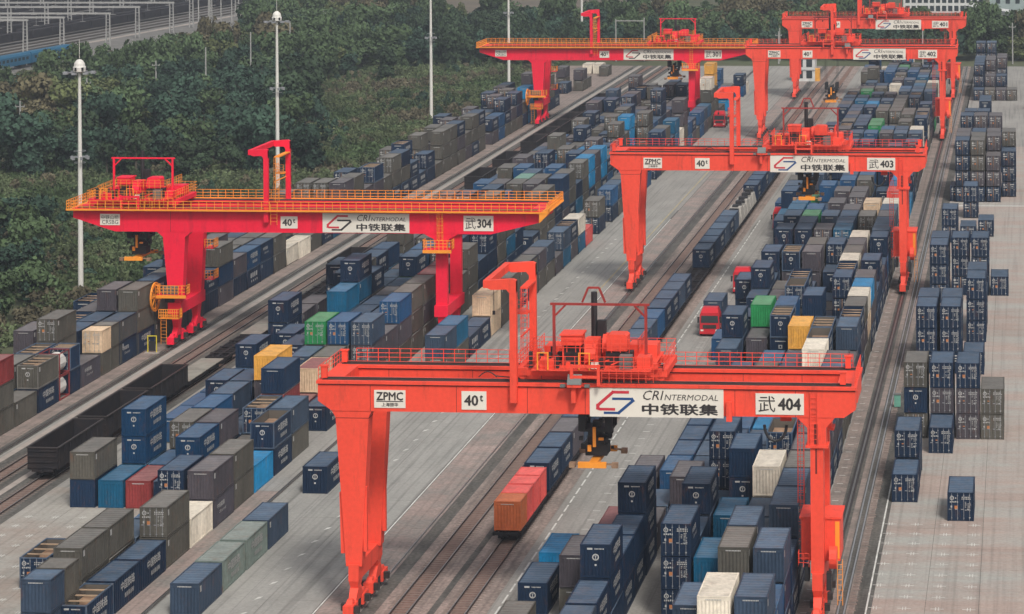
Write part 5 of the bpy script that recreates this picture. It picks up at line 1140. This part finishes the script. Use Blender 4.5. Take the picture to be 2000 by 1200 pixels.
# wrapped machinery on the train
q = random.Random(8)
for i, yy in enumerate(np.arange(405.5, 433, 4.6)):
    t = empty('wrapped_machine', (-46.4, yy, 1.2), '%s white wrapped machine on the train between navy containers' % ordn(i), 'machinery', 'white wrapped machines on the train')
    mb = MB(); mb.taper((-1.25, 0, 1.2, 4.2, 0), (-.9, .3, .9, 3.7, 1.9 + q.uniform(-.3, .3))); part('wrapped_body', mb, M['wrap'], t)
    mb = MB(); mb.box(-.5, .8, 1.95, .4, 2.2, 2.5); mb.box(-1.3, 1.4, .3, -1.2, 2.6, 1.2); mb.box(.2, 2.6, 1.9, .8, 3.4, 2.3); part('exposed_part', mb, M['black'], t)
# ------------------------------------------------------------------ trucks
def truck(x, y, lab, load=None, rz=0, mc=None):
    mc = mc or M['truckred']
    t = empty('lorry', (x, y, 0), lab, 'lorry', 'red lorries on the yard roads'); t.rotation_euler.z = rz
    mb = MB()
    mb.prism([(-1.24, .55), (1.24, .55), (1.24, 2.75), (1.1, 3.0), (-1.1, 3.0), (-1.24, 2.75)], .06, 2.2)
    mb.taper((-1.15, .1, 1.15, 2.1, 3.0), (-.95, .9, .95, 2.05, 3.55)); cab = part('cab', mb, mc, t)
    mb = MB(); mb.quad((-1.12, .03, 1.75), (1.12, .03, 1.75), (1.05, .04, 2.65), (-1.05, .04, 2.65)); mb.quad((1.25, .4, 1.8), (1.25, 1.3, 1.8), (1.25, 1.3, 2.5), (1.25, .4, 2.5)); part('windscreen', mb, M['glass'], cab)
    mb = MB(); mb.box(-.85, -.02, 1.05, .85, .05, 1.5); part('grille', mb, M['grease'], cab)
    mb = MB(); mb.box(-1.26, -.06, .35, 1.26, .1, .75); mb.box(-.3, -.08, .45, .3, -.06, .6); part('bumper', mb, mc, cab)
    for s in (-1, 1):
        mb = MB(); mb.box(s * .95 - .18, -.08, .72, s * .95 + .18, -.01, .92); part('headlight', mb, M['sign'], cab)
        mb = MB(); mb.box(s * 1.42 - .12, .0, 1.75, s * 1.42 + .12, .08, 2.5); mb.box(min(s * 1.2, s * 1.4), .02, 2.35, max(s * 1.2, s * 1.4), .06, 2.42); part('wing_mirror', mb, M['black'], cab)
    mb = MB(); mb.box(-.45, 2.1, .8, .45, 11.5, 1.1); mb.box(-1.2, 3.0, 1.1, 1.2, 11.5, 1.25); part('trailer', mb, M['wagon'], t)
    for yy in (1.1, 4.2, 9.2, 10.4):
        w = MB()
        for s in (-1, 1): w.tube((s * 1.2 - .15, yy, .5), (s * 1.2 + .15 - .04 * s, yy, .5), .5, 14)
        part('wheel', w, M['tyre'], t)
    if load: add_container(load[0], x - 1.22, y + (3.6 if rz == 0 else 0), 1.28, load[1], 'containers carried by the lorries', marks_seed=9)
truck(-39.75, 322, 'red lorry driving towards the camera beside the navy emblem stacks', ('s', 'slate container carried by the red lorry facing the camera'))
truck(-38.9, 352, 'red lorry half hidden behind a navy container left of the stacks')
truck(-38.9, 409, 'red lorry under the amber spreader near the yellow container', ('b', 'mid blue container on the lorry under the spreader'))
truck(-65.6, 551, 'dark red lorry on the grey road behind the vermilion hoist frame', None)
truck(2.2, 590, 'dark red lorry at the right edge near the far stacks', None)
# ------------------------------------------------------------------ small yard things
def safety_frame(x, y, lab):
    t = empty('yellow_safety_frame', (x, y, 0), lab, 'safety frame', 'yellow safety frames')
    mb = MB(); mb.box(-.6, 0, 0, -.5, .1, 2.1); mb.box(.5, 0, 0, .6, .1, 2.1); mb.box(-.6, 0, 2.1, .6, .1, 2.2); part('frame', mb, mat('gate_yellow', (.6, .5, .03), .5), t)
    mb = MB(); mb.box(-.4, .02, .3, .4, .08, 1.5); part('panel', mb, M['black'], t)
    mb = MB(); mb.box(-.9, -.3, 0, .9, .4, .15); part('base', mb, G['kerb'], t)
safety_frame(-107.3, 307.6, 'small yellow frame with a dark panel left of the crimson crane foot')
t = empty('green_cabinet', (-14.1, 283.5, 0), 'small dark green switch cabinet beside the rightmost stacks', 'cabinet')
mb = MB(); mb.box(-.35, 0, .1, .35, .5, 1.4); part('cabinet_body', mb, PAINT['v'], t); mb = MB(); mb.box(-.42, -.05, 1.4, .42, .55, 1.5); part('cabinet_roof', mb, M['cabinet'], t)
# ------------------------------------------------------------------ lamp masts
mast_proto = []
def mast(x, y, lab, H=31.2):
    t = empty('lamp_mast', (x, y, 0), lab, 'lamp mast', 'tall white lamp masts beside the wood')
    def pole():
        mb = MB(); mb.lathe((0, 0, 0), [(.38, 0), (.35, 8), (.28, 20), (.2, H), (0, H)], 12); return mb
    def head():
        mb = MB(); mb.lathe((0, 0, H), [(.3, 0), (.85, .2), (.9, .8), (.78, .9), (.72, 1.3), (.52, 1.65), (.25, 1.85), (0, 1.9)], 14); mb.tube((0, 0, H + 2), (0, 0, H + 4.6), .04, 5)
        return mb
    def arms():
        mb = MB()
        for k in range(8):
            a = k * math.pi / 4; c, s = math.cos(a), math.sin(a); mb.tube((c * .2, s * .2, H + .1), (c * 1.9, s * 1.9, H + .05), .05, 4); mb.box(c * 2.0 - .3, s * 2.0 - .3, H - .1, c * 2.0 + .3, s * 2.0 + .3, H + .15)
        return mb
    def ring():
        mb = MB(); z = 19.6
        for k in range(6):
            a = k * math.pi / 3; c, s = math.cos(a), math.sin(a); mb.tube((c * .3, s * .3, z), (c * 1.1, s * 1.1, z), .05, 4); mb.box(c * 1.15 - .16, s * 1.15 - .16, z - .35, c * 1.15 + .16, s * 1.15 + .16, z + .1)
        for k in range(12):
            a, b = k * math.pi / 6, (k + 1) * math.pi / 6
            for rr, zz in ((1.0, z), (.8, z - .8), (.8, z + .8)): mb.tube((rr * math.cos(a), rr * math.sin(a), zz), (rr * math.cos(b), rr * math.sin(b), zz), .035, 4)
        return mb
    link('pole', me_('mast_pole', pole), [M['white']], t); h = link('lamp_head', me_('mast_head', head), [M['white']], t)
    link('lamp_arms', me_('mast_arms', arms), [M['steel']], h); link('camera_ring', me_('mast_ring', ring), [M['steel']], t)
    def cabin():
        mb = MB()
        for k in range(6): a = k * math.pi / 3 + .3; mb.box(math.cos(a) * .9 - .12, math.sin(a) * .9 - .12, H + .35, math.cos(a) * .9 + .12, math.sin(a) * .9 + .12, H + .8)
        return mb
    link('lamp_windows', me_('mast_windows', cabin), [M['black']], h)
mast(-130, 343.8, 'leftmost white lamp mast, standing left of crane 304')
mast(-130.4, 439.4, 'white lamp mast with domed head rising behind the hoist frame of crane 304')
mast(-129, 550.8, 'third white lamp mast from the left, at the edge of the grassland')
mast(-127.5, 628.6, 'white lamp mast behind the left arm of crane 301')
mast(-127.5, 735, 'farthest white lamp mast behind the hoist post of crane 301')
# ------------------------------------------------------------------ trees
FOL = []
for nm, c in (('leaf_dark', (.036, .058, .032)), ('leaf_mid', (.06, .092, .044)), ('leaf_olive', (.088, .105, .045)), ('leaf_brown', (.095, .085, .05)), ('leaf_bluish', (.036, .066, .046))):
    FOL.append(mat(nm, c, .9, var=.45, scale=.22, dirt=tuple(a * 1.9 for a in c), dirt_amt=.7, dirt_scale=.9, dirt_th=(.5, .75), objvar=.3, spec=.1))
BARK = mat('bark', (.08, .07, .055), .9)
def crown_mesh(seed, r, h, nleaf, leaf, lobes=9, z0=.25):
    q = np.random.default_rng(seed)
    cs = []
    for i in range(lobes):
        a = q.uniform(0, 6.283); rr = r * q.uniform(.15, .62); z = h * (z0 + (1 - z0) * q.uniform(.12, .82))
        cs.append((rr * math.cos(a), rr * math.sin(a), z, r * q.uniform(.34, .55)))
    cs.append((0, 0, h * .72, r * .55)); cs = np.array(cs)
    k = q.integers(0, len(cs), nleaf); d = q.normal(size=(nleaf, 3)); d /= np.linalg.norm(d, axis=1)[:, None]
    rad = cs[k, 3] * q.uniform(.72, 1.08, nleaf); d[:, 2] *= .82
    P = cs[k, :3] + d * rad[:, None]
    keep = P[:, 2] > h * .12; P = P[keep]; d = d[keep]
    n = len(P); nrm = d + q.normal(size=(n, 3)) * .7; nrm[:, 2] += .35; nrm /= np.linalg.norm(nrm, axis=1)[:, None]
    u = np.cross(nrm, q.normal(size=(n, 3))); u /= np.linalg.norm(u, axis=1)[:, None]; w = np.cross(nrm, u)
    s = (leaf * q.uniform(.6, 1.4, n))[:, None]
    V = np.stack([P - u * s - w * s * .6, P + u * s - w * s * .7, P + u * s * .8 + w * s * .7, P - u * s * .7 + w * s * .8], 1).reshape(-1, 3)
    me = bpy.data.meshes.new('crown')
    me.from_pydata(V.tolist(), [], (np.arange(n * 4).reshape(-1, 4)).tolist()); me.update()
    return me
def trunk_mesh(seed, r, h):
    q = random.Random(seed); mb = MB(); mb.lathe((0, 0, 0), [(.28, 0), (.2, h * .3), (.12, h * .7), (.03, h * .9)], 7)
    for i in range(5):
        a = q.uniform(0, 6.28); z = h * q.uniform(.25, .6); L = r * q.uniform(.5, .8); mb.tube((0, 0, z), (L * math.cos(a), L * math.sin(a), z + L * .8), .06, 4)
    return mb.mesh('trunk')
TREES = []
for i, (r, h, n, lf) in enumerate(((3.6, 9.5, 1100, .30), (3.0, 8.0, 900, .28), (4.3, 11.5, 1300, .33), (2.6, 9.5, 800, .27), (3.4, 7.0, 900, .30), (2.0, 4.2, 520, .24))):
    TREES.append((crown_mesh(20 + i, r, h, n, lf, z0=.12), trunk_mesh(i, r, h)))
TLAB = ['dark green tree in the wood left of the yard', 'mid green tree in the wood left of the yard', 'olive tree in the wood left of the yard', 'brownish tree in the wood left of the yard', 'bluish green tree in the wood left of the yard']
def proj(x, y, z=0):
    s, c = math.sin(YAW), math.cos(YAW); Z = -x * s + y * c; Rr = x * c + y * s
    return 1538 + 5000 * Rr / Z, -325 + 5000 * (CAMH - z) / Z
q = random.Random(5)
def in_wood(x, y):
    """where trees stand: the wood left of the yard and the belts beyond it"""
    u, v = proj(x, y)
    if y > 700 and x > -130: return y > 712 and y < 985 and not (u > 1690 and y > 752) and not (u < 1540 and y > 815)
    if x > -133: return False
    if x < -266 + (y - 700) * .083 and y > 640: return False
    if u < -80: return False
    if u < 480 and v - 72 < 130 - .2 * u: return False
    if 830 < u < 1540 and y > 815: return False
    n_ = math.sin(x * .045 + 1.3) * math.cos(y * .031) + .5 * math.sin(x * .11 + y * .07)
    if v < 132: return True
    if v < 345 and u < 625 - (v - 150) * .33 + 42 * n_ + q.uniform(-28, 28): return True
    if v < 160 and u < 1000: return n_ > .5
    if u < 72 and 480 < v < 640: return n_ > -.9
    if u < 200 and 345 < v < 430: return n_ > .75
    if 620 < u < 745 and 320 < v < 365: return n_ > .2
    return False
q = random.Random(77); pts = []
for i in range(42000):
    Y = q.uniform(300, 1010); X = q.uniform(-470, 120)
    u, v = proj(X, Y)
    if u < -60 or u > 2080 or v < -90 or v > 760: continue
    if in_wood(X, Y): pts.append((X, Y))
# thin out with a grid
grid = {}; keep = []
for X, Y in pts:
    g_ = (int(X // 5.6), int(Y // 5.6))
    if g_ in grid: continue
    grid[g_] = 1; keep.append((X, Y))
for (X, Y, sc_) in ((-134, 470, .9), (-136, 476, .6), (-139, 470, .7)): keep.append((X, Y))
keep.sort(key=lambda p: p[1] - p[0] * .1)
def tkind(X, Y):
    n_ = math.sin(X * .05) + math.cos(Y * .043 + X * .02) + q.uniform(-1, 1)
    return 0 if n_ < -.9 else 4 if n_ < .1 else 1 if n_ < 1.1 else 2 if n_ < 1.8 else 3
NIND = 285
for i, (X, Y) in enumerate(keep[:NIND]):
    k = tkind(X, Y); cm, tm = TREES[q.randrange(5) if q.random() < .8 else 5]
    s = q.uniform(.7, 1.3) * (.75 if X > -150 and Y < 470 else 1)
    t = empty('tree', (X, Y, -.12), TLAB[k], 'tree', 'trees in the wood left of the yard: ' + TLAB[k].split()[0])
    t.rotation_euler.z = q.uniform(0, 6.28); t.scale = (s, s, s * q.uniform(.85, 1.15))
    if not cm.materials: cm.materials.append(None)
    if not tm.materials: tm.materials.append(BARK)
    c_ = link('crown', cm, [FOL[k]], t, objmat=True); link('trunk', tm, None, t)
def scatter(name, P, cm, mt, smin, smax, label, seed):
    """one object: the mesh crown placed on many points by geometry nodes"""
    me = bpy.data.meshes.new(name); me.from_pydata([(x, y, -.12) for x, y in P], [], []); 
    o = bpy.data.objects.new(name, me); COL.objects.link(o); tag(o, label, 'woodland' if 'scrub' not in name else 'scrub', kind='stuff')
    ng = bpy.data.node_groups.new(name, 'GeometryNodeTree')
    ng.interface.new_socket('Geometry', in_out='INPUT', socket_type='NodeSocketGeometry'); ng.interface.new_socket('Geometry', in_out='OUTPUT', socket_type='NodeSocketGeometry')
    gi = ng.nodes.new('NodeGroupInput'); go = ng.nodes.new('NodeGroupOutput'); ip = ng.nodes.new('GeometryNodeInstanceOnPoints')
    src = bpy.data.objects.new(name + '_plant', cm.copy()); src.data.materials.clear(); src.data.materials.append(mt)
    COL.objects.link(src); src.location = (P[0][0], P[0][1], -.12); tag(src, label, 'woodland' if 'scrub' not in name else 'scrub', kind='stuff')
    oi = ng.nodes.new('GeometryNodeObjectInfo'); oi.inputs['Object'].default_value = src; oi.inputs['As Instance'].default_value = True
    rs = ng.nodes.new('FunctionNodeRandomValue'); rs.data_type = 'FLOAT_VECTOR'; rs.inputs[0].default_value = (smin,) * 3; rs.inputs[1].default_value = (smax, smax, smax * 1.05); rs.inputs['Seed'].default_value = seed
    rr = ng.nodes.new('FunctionNodeRandomValue'); rr.data_type = 'FLOAT_VECTOR'; rr.inputs[0].default_value = (0, 0, 0); rr.inputs[1].default_value = (0, 0, 6.283); rr.inputs['Seed'].default_value = seed + 5
    ng.links.new(gi.outputs[0], ip.inputs['Points']); ng.links.new(oi.outputs['Geometry'], ip.inputs['Instance']); ng.links.new(rs.outputs[0], ip.inputs['Scale']); ng.links.new(rr.outputs[0], ip.inputs['Rotation']); ng.links.new(ip.outputs[0], go.inputs[0])
    m_ = o.modifiers.new('scatter', 'NODES'); m_.node_group = ng
    return o
rest = {}
for X, Y in keep[NIND:]:
    k = tkind(X, Y); rest.setdefault((k, q.randrange(2)), []).append((X, Y))
for (k, j), P in sorted(rest.items()):
    scatter('woodland', P, TREES[(k * 2 + j) % 5][0], FOL[k], .65, 1.4, '%s trees of the wood that spreads beyond the yard' % ('dark green', 'mid green', 'olive', 'brownish', 'bluish green')[k], k * 3 + j)
# bushes scattered over the open ground, merging into thickets
bush = {0: [], 1: [], 4: []}
for i in range(9000):
    Y = q.uniform(300, 760); X = q.uniform(-300, -126)
    u, v = proj(X, Y)
    if u < -40 or v > 740 or v < 120 or X < -262 + (Y - 700) * .083: continue
    n_ = math.sin(X * .09 + 2 + Y * .02) * math.cos(Y * .061 + X * .03) + .5 * math.sin(X * .23 - Y * .17)
    left = u < 300 and v > 330
    if n_ + q.uniform(-.25, .25) < (.3 if left else .62 if u < 900 else .9): continue
    if X > -129: continue
    bush[q.choice((0, 1, 4))].append((X, Y))
for k in (0, 1, 4): scatter('woodland', bush[k], TREES[5][0], FOL[k], .3, .85, ('dark green', 'mid green', '', '', 'bluish green')[k] + ' bushes dotted over the open ground left of the yard', 70 + k)
# scrub and rough grass
scr = {0: [], 1: [], 2: []}
for i in range(30000):
    Y = q.uniform(290, 800); X = q.uniform(-330, -126)
    u, v = proj(X, Y)
    if u < -40 or v > 760 or v < 100: continue
    if in_wood(X, Y) and q.random() < .7: continue
    if X < -262 + (Y - 700) * .083: continue
    if v < 135 and u > 480 and q.random() < .5: continue
    n_ = math.sin(X * .08 + 2) * math.cos(Y * .05) + .6 * math.sin(X * .19 - Y * .13) + q.uniform(-.8, .8)
    scr[0 if n_ < -.2 else 1 if n_ < .7 else 2].append((X, Y))
TUFT = [crown_mesh(60 + i, 1.7, 1.1 + .4 * i, 130, .2, lobes=6, z0=.05) for i in range(3)]
SCM = [mat('scrub_green', (.058, .088, .04), .95, var=.5, scale=.1, objvar=.3, spec=.1), mat('scrub_pale', (.088, .112, .056), .95, var=.5, scale=.1, objvar=.3, spec=.1), mat('scrub_brown', (.105, .095, .062), .95, var=.5, scale=.1, objvar=.3, spec=.1)]
for k in range(3): scatter('scrub', scr[k], TUFT[k], SCM[k], .5, 1.35, ('green', 'pale green', 'brownish')[k] + ' scrub and tall grass covering the open ground left of the yard', 40 + k)
# ------------------------------------------------------------------ utility poles in the wood
def unproj(u, v, z=0):
    du, dv = u - 1538, v + 325; a = du - .0064 * dv; b = dv + .0064 * du
    Z = 5000 * (CAMH - z) / b; Rr = a / 5000 * Z
    return Rr * math.cos(YAW) - Z * math.sin(YAW), Rr * math.sin(YAW) + Z * math.cos(YAW)
POLES = [(-196.3, 487.2, 12.1, 1), (-201.2, 536.4, 11.9, 1), (-202.4, 584.1, 11.4, 1), (-188.2, 577.3, 15.1, 0), (-185.1, 601.9, 16.7, 0), (-192.4, 660.3, 15.0, 0), (-217.8, 611.4, 14.1, 0), (-210.5, 758.0, 11.3, 1), (-226.1, 604.7, 11.5, 0), (-149.5, 758.5, 10.9, 1), (-138.0, 758.6, 9.6, 1), (-113.9, 712.2, 11.8, 0), (-105.9, 712.3, 12.2, 0), (-102.0, 730.3, 10.2, 0), (-79.4, 736.1, 9.7, 1), (-67.2, 704.2, 9.0, 1), (-2.8, 705.1, 11.3, 1), (-92.7, 800.7, 8.2, 0), (-199.5, 782.9, 9.5, 1), (-67.7, 712.8, 9.3, 0), (-27.1, 696.4, 11.0, 0)]
PW = ['far left, beside the brown trees', 'upper left behind the leftmost lamp mast', 'left of centre in the wood, with a short crossarm', 'plain and tall, between two lamp masts', 'tall and plain, just left of the second lamp mast', 'plain, just right of the second lamp mast', 'behind the leftmost lamp mast, near the blue coaches', 'small with a crossarm near the top edge', 'thin, in front of the blue coaches', 'with a crossarm left of the farthest masts', 'with a crossarm right of the fourth mast', 'left post of a wire frame above crane 301', 'right post of a wire frame above crane 301', 'just right of the wire frame above crane 301', 'with crossarms between cranes 301 and 401', 'with crossarms left of crane 401 leg', 'with crossarms beneath the pale viaduct', 'small, near the top edge above crane 301', 'small with a crossarm near the top of the wood', 'behind the left leg of crane 401', 'slim, right of the far tracks']
for (x, y, h, arm), w in zip(POLES, PW):
    t = empty('utility_pole', (x, y, 0), 'pale concrete pole, ' + w, 'pole', 'concrete utility poles')
    mb = MB(); mb.lathe((0, 0, 0), [(.22, 0), (.15, h), (0, h)], 7); part('pole', mb, M['concrete_post'], t)
    if arm:
        mb = MB(); mb.box(-.9, -.08, h - 1.2, .9, .08, h - 1.05)
        for s_ in (-.85, 0, .85): mb.box(s_ - .06, -.06, h - 1.05, s_ + .06, .06, h - .75)
        part('crossarm', mb, M['concrete_post'], t)
# wire frame between two of the posts
t = empty('wire_frame', (-113.9, 712.2, 11.2), 'horizontal bar joining two pale posts above crane 301', 'wire frame'); mb = MB(); mb.box(0, -.1, 0, 8, .1, .25); part('crossbar', mb, M['concrete_post'], t)
# ------------------------------------------------------------------ marshalling yard top left
mb = MB(); k0 = -262 - 40 * .083
mb.quad((-900, 600, -.03), (-268, 600, -.03), (-240, 1200, -.03), (-900, 1200, -.03)); struct('marshalling_yard_ground', mb, G['yard'])
ang = math.atan(14 / 168)
def yl(d, s):   # d metres left of the yard edge, s metres along it
    return -297 + s * math.sin(ang) - d * math.cos(ang), 700 + s * math.cos(ang) + d * math.sin(ang)
ytr = []
for i in range(24):
    d = 4 + i * 5.2
    a = yl(d, -60); t = empty('yard_track', (a[0], a[1], 0), 'track of the distant marshalling yard at the upper left', 'railway track', 'tracks of the distant marshalling yard'); t.rotation_euler.z = -ang
    for s_ in (-.72, .72):
        r_ = link('rail', me_('yard_rail', lambda: MB().box(-.07, 0, 0, .07, 460, .17)), [M['rail']], t, (s_, 0, 0))
    if i % 3 != 1: continue
# pale service roads
for d in (-1.5, 30):
    a, b = yl(d, -60), yl(d, 440); mb = MB(); mb.quad((a[0] - 1.3, a[1], .02), (a[0] + 1.3, a[1], .02), (b[0] + 1.3, b[1], .02), (b[0] - 1.3, b[1], .02)); struct('service_path', mb, G['kerb'])
yq = random.Random(12); ci = 0
for i in (3, 4, 6, 7, 9, 10, 11, 13, 14, 16, 17, 18, 20, 21, 22):
    d = 4 + i * 5.2; s_ = yq.uniform(-40, 60)
    n = 0
    while s_ < 380 and ci < 150:
        if yq.random() < .85:
            x, y_ = yl(d, s_)
            u, v = proj(x, y_)
            if -60 < u < 470 and v > -40:
                def cw():
                    mb = MB(); mb.box(-1.5, 0, 1.1, 1.5, 13, 3.2); mb.box(-1.4, .2, 3.2, 1.4, 12.8, 3.45); return mb
                w = link('coal_wagon_body', me_('coal_wagon', cw), [M['wagon']], None, (x, y_, 0), -ang); w.name = 'coal_wagon'
                tag(w, 'black coal wagon standing in a row of the distant marshalling yard', 'wagon', 'black wagons in the distant marshalling yard'); ci += 1
        else: s_ += 14
        s_ += 13.8
BLUE = mat('coach_blue', (.012, .1, .19), .5)
for k in range(3):
    x, y_ = yl(-21, -58 + k * 25.8)
    t = empty('blue_coach', (x, y_, 0), '%s blue passenger coach at the edge of the distant yard, counted from the left' % ordn(k), 'railway coach', 'blue coaches at the edge of the distant yard'); t.rotation_euler.z = -ang
    mb = MB(); mb.prism([(-1.5, 1.1), (1.5, 1.1), (1.5, 3.6), (1.1, 4.2), (-1.1, 4.2), (-1.5, 3.6)], 0, 25); part('body', mb, BLUE, t)
    mb = MB()
    for i in range(10): mb.box(1.5, 1.5 + i * 2.3, 2.3, 1.515, 2.9 + i * 2.3, 3.1)
    part('windows', mb, M['glass'], t)
    mb = MB(); mb.box(-1, 2, .3, 1, 5, 1.08); mb.box(-1, 20, .3, 1, 23, 1.08); part('bogie', mb, M['wheel'], t)
# catenary gantries
GP = [(-294, 734, 'nearest'), (-287, 745, 'second'), (-279, 762, 'third'), (-280, 791, 'fourth'), (-276, 812, 'fifth'), (-277, 835, 'sixth'), (-278, 858, 'seventh'), (-277, 885, 'eighth'), (-276, 915, 'ninth')]
for x, y_, w in GP:
    t = empty('catenary_gantry', (x, y_, 0), '%s pale concrete catenary gantry spanning the distant marshalling yard' % w, 'catenary gantry', 'catenary gantries of the distant yard')
    H = 9.6
    for k, xx in enumerate((0, -42, -84)):
        mb = MB(); mb.taper((xx - .8, -.3, xx - .5, .3, 0), (xx - .65, -.25, xx - .4, .25, H)); mb.taper((xx + .5, -.3, xx + .8, .3, 0), (xx + .4, -.25, xx + .65, .25, H))
        for z in range(1, 9): mb.box(xx - .5, -.1, z, xx + .5, .1, z + .12)
        part('column', mb, M['concrete_post'], t)
    mb = MB()
    mb.box(-84, -.25, H, .9, .25, H + .55)
    for i in range(21): mb.box(-84 + i * 4, -.3, H - .1, -84 + i * 4 + .25, .3, H + .65)
    part('beam', mb, M['concrete_post'], t)
    mb = MB()
    for i in range(6): xx = -8 - i * 13; mb.tube((xx, 0, H - 2.2), (xx, 0, H), .06, 4); mb.box(xx - .9, -.05, H - 2.2, xx + .9, .05, H - 2.1)
    part('wire_hangers', mb, M['concrete_post'], t)
for k in range(4):
    x, y_ = -268 - k * .4, 815 + k * 13
    t = empty('signal_post', (x, y_, 0), '%s slim pale post right of the marshalling yard near the top edge' % ordn(k), 'pole', 'slim pale posts beside the distant yard')
    mb = MB(); mb.lathe((0, 0, 0), [(.25, 0), (.2, 12), (0, 12)], 6); part('pole', mb, M['concrete_post'], t)
# ------------------------------------------------------------------ far buildings
WB = mat('building_white', (.55, .56, .55), .7); FB = mat('factory_cladding', (.27, .33, .33), .6); RB = mat('roof_grey', (.3, .3, .3), .7)
t = empty('white_building', (-42, 905, 0), 'long white building with rows of dark windows at the top right', 'building')
mb = MB(); mb.box(0, 0, 0, 29, 14, 9.5); part('wall', mb, WB, t)
mb = MB(); mb.box(-.4, -.4, 9.5, 29.4, 14.4, 10); part('roof', mb, RB, t)
def win():
    mb = MB(); mb.box(0, -.06, 0, 1.5, -.01, 1.9); return mb
for r_ in range(3):
    for i in range(13): link('window', me_('office_window', win), [M['glass']], t, (.8 + i * 2.15, 0, .6 + r_ * 2.95))
mb = MB(); mb.box(0, -.04, 8.6, 29, -.01, 8.9); part('band', mb, BLUE, t)
t = empty('factory_hall', (-11.5, 900, 0), 'pale green factory hall with square windows at the top right corner', 'building')
mb = MB(); mb.box(0, 0, 0, 60, 40, 14); part('wall', mb, FB, t); mb = MB(); mb.box(-.4, -.4, 14, 60.4, 40.4, 14.6); part('roof', mb, RB, t)
for r_ in range(2):
    for i in range(9): link('window', me_('office_window', win), [M['glass']], t, (2.2 + i * 3.4, 0, 3.6 + r_ * 5))
t = empty('pale_viaduct', (-19, 838, 0), 'pale roadway on slim piers slanting across the top right corner', 'viaduct')
mb = MB(); mb.add([(0, 0, 6), (3, 5, 6), (42, -78, 6), (38, -82, 6), (0, 0, 7.2), (3, 5, 7.2), (42, -78, 7.2), (38, -82, 7.2)], [(0, 3, 2, 1), (4, 5, 6, 7), (0, 1, 5, 4), (1, 2, 6, 5), (2, 3, 7, 6), (3, 0, 4, 7)]); part('deck', mb, WB, t)
for k in range(4):
    a = k / 3; mb = MB(); mb.lathe((2 + 36 * a, 1 - 76 * a, 0), [(.45, 0), (.45, 6)], 8); part('pier', mb, M['concrete_post'], t)
t = empty('site_office', (-58.4, 655, 0), 'small white two-storey site office under the beams of cranes 402 and 401', 'building')
mb = MB(); mb.box(0, 0, 0, 5.2, 6, 5.8); part('wall', mb, WB, t); mb = MB(); mb.box(-.2, -.2, 2.8, 5.4, 0, 3.0); mb.box(-.2, -.2, 5.8, 5.4, 6.2, 6.0); part('roof', mb, RB, t)
mb = MB(); mb.box(5.2, .5, 0, 6.4, 2.5, 3.2); part('orange_annex', mb, PAINT['y'], t)
for r_ in range(2):
    for i in range(2): link('window', me_('office_window', win), [M['glass']], t, (.6 + i * 2.4, 0, .8 + r_ * 2.9))
# ------------------------------------------------------------------ haze
mb = MB(); mb.box(-1300, -60, -1.5, 700, 1500, 66)
hz = part('haze', mb, None, None)
hm = bpy.data.materials.new('haze'); hm.use_nodes = True; hn = hm.node_tree; hn.nodes.clear()
ho = hn.nodes.new('ShaderNodeOutputMaterial'); hv = hn.nodes.new('ShaderNodeVolumePrincipled')
hv.inputs['Color'].default_value = (.78, .86, .98, 1); hv.inputs['Density'].default_value = HAZE; hv.inputs['Anisotropy'].default_value = .2
hn.links.new(hv.outputs[0], ho.inputs['Volume'])
hz.data.materials.clear(); hz.data.materials.append(hm); hz['kind'] = 'stuff'; hz['label'] = 'thin bluish haze over the yard'
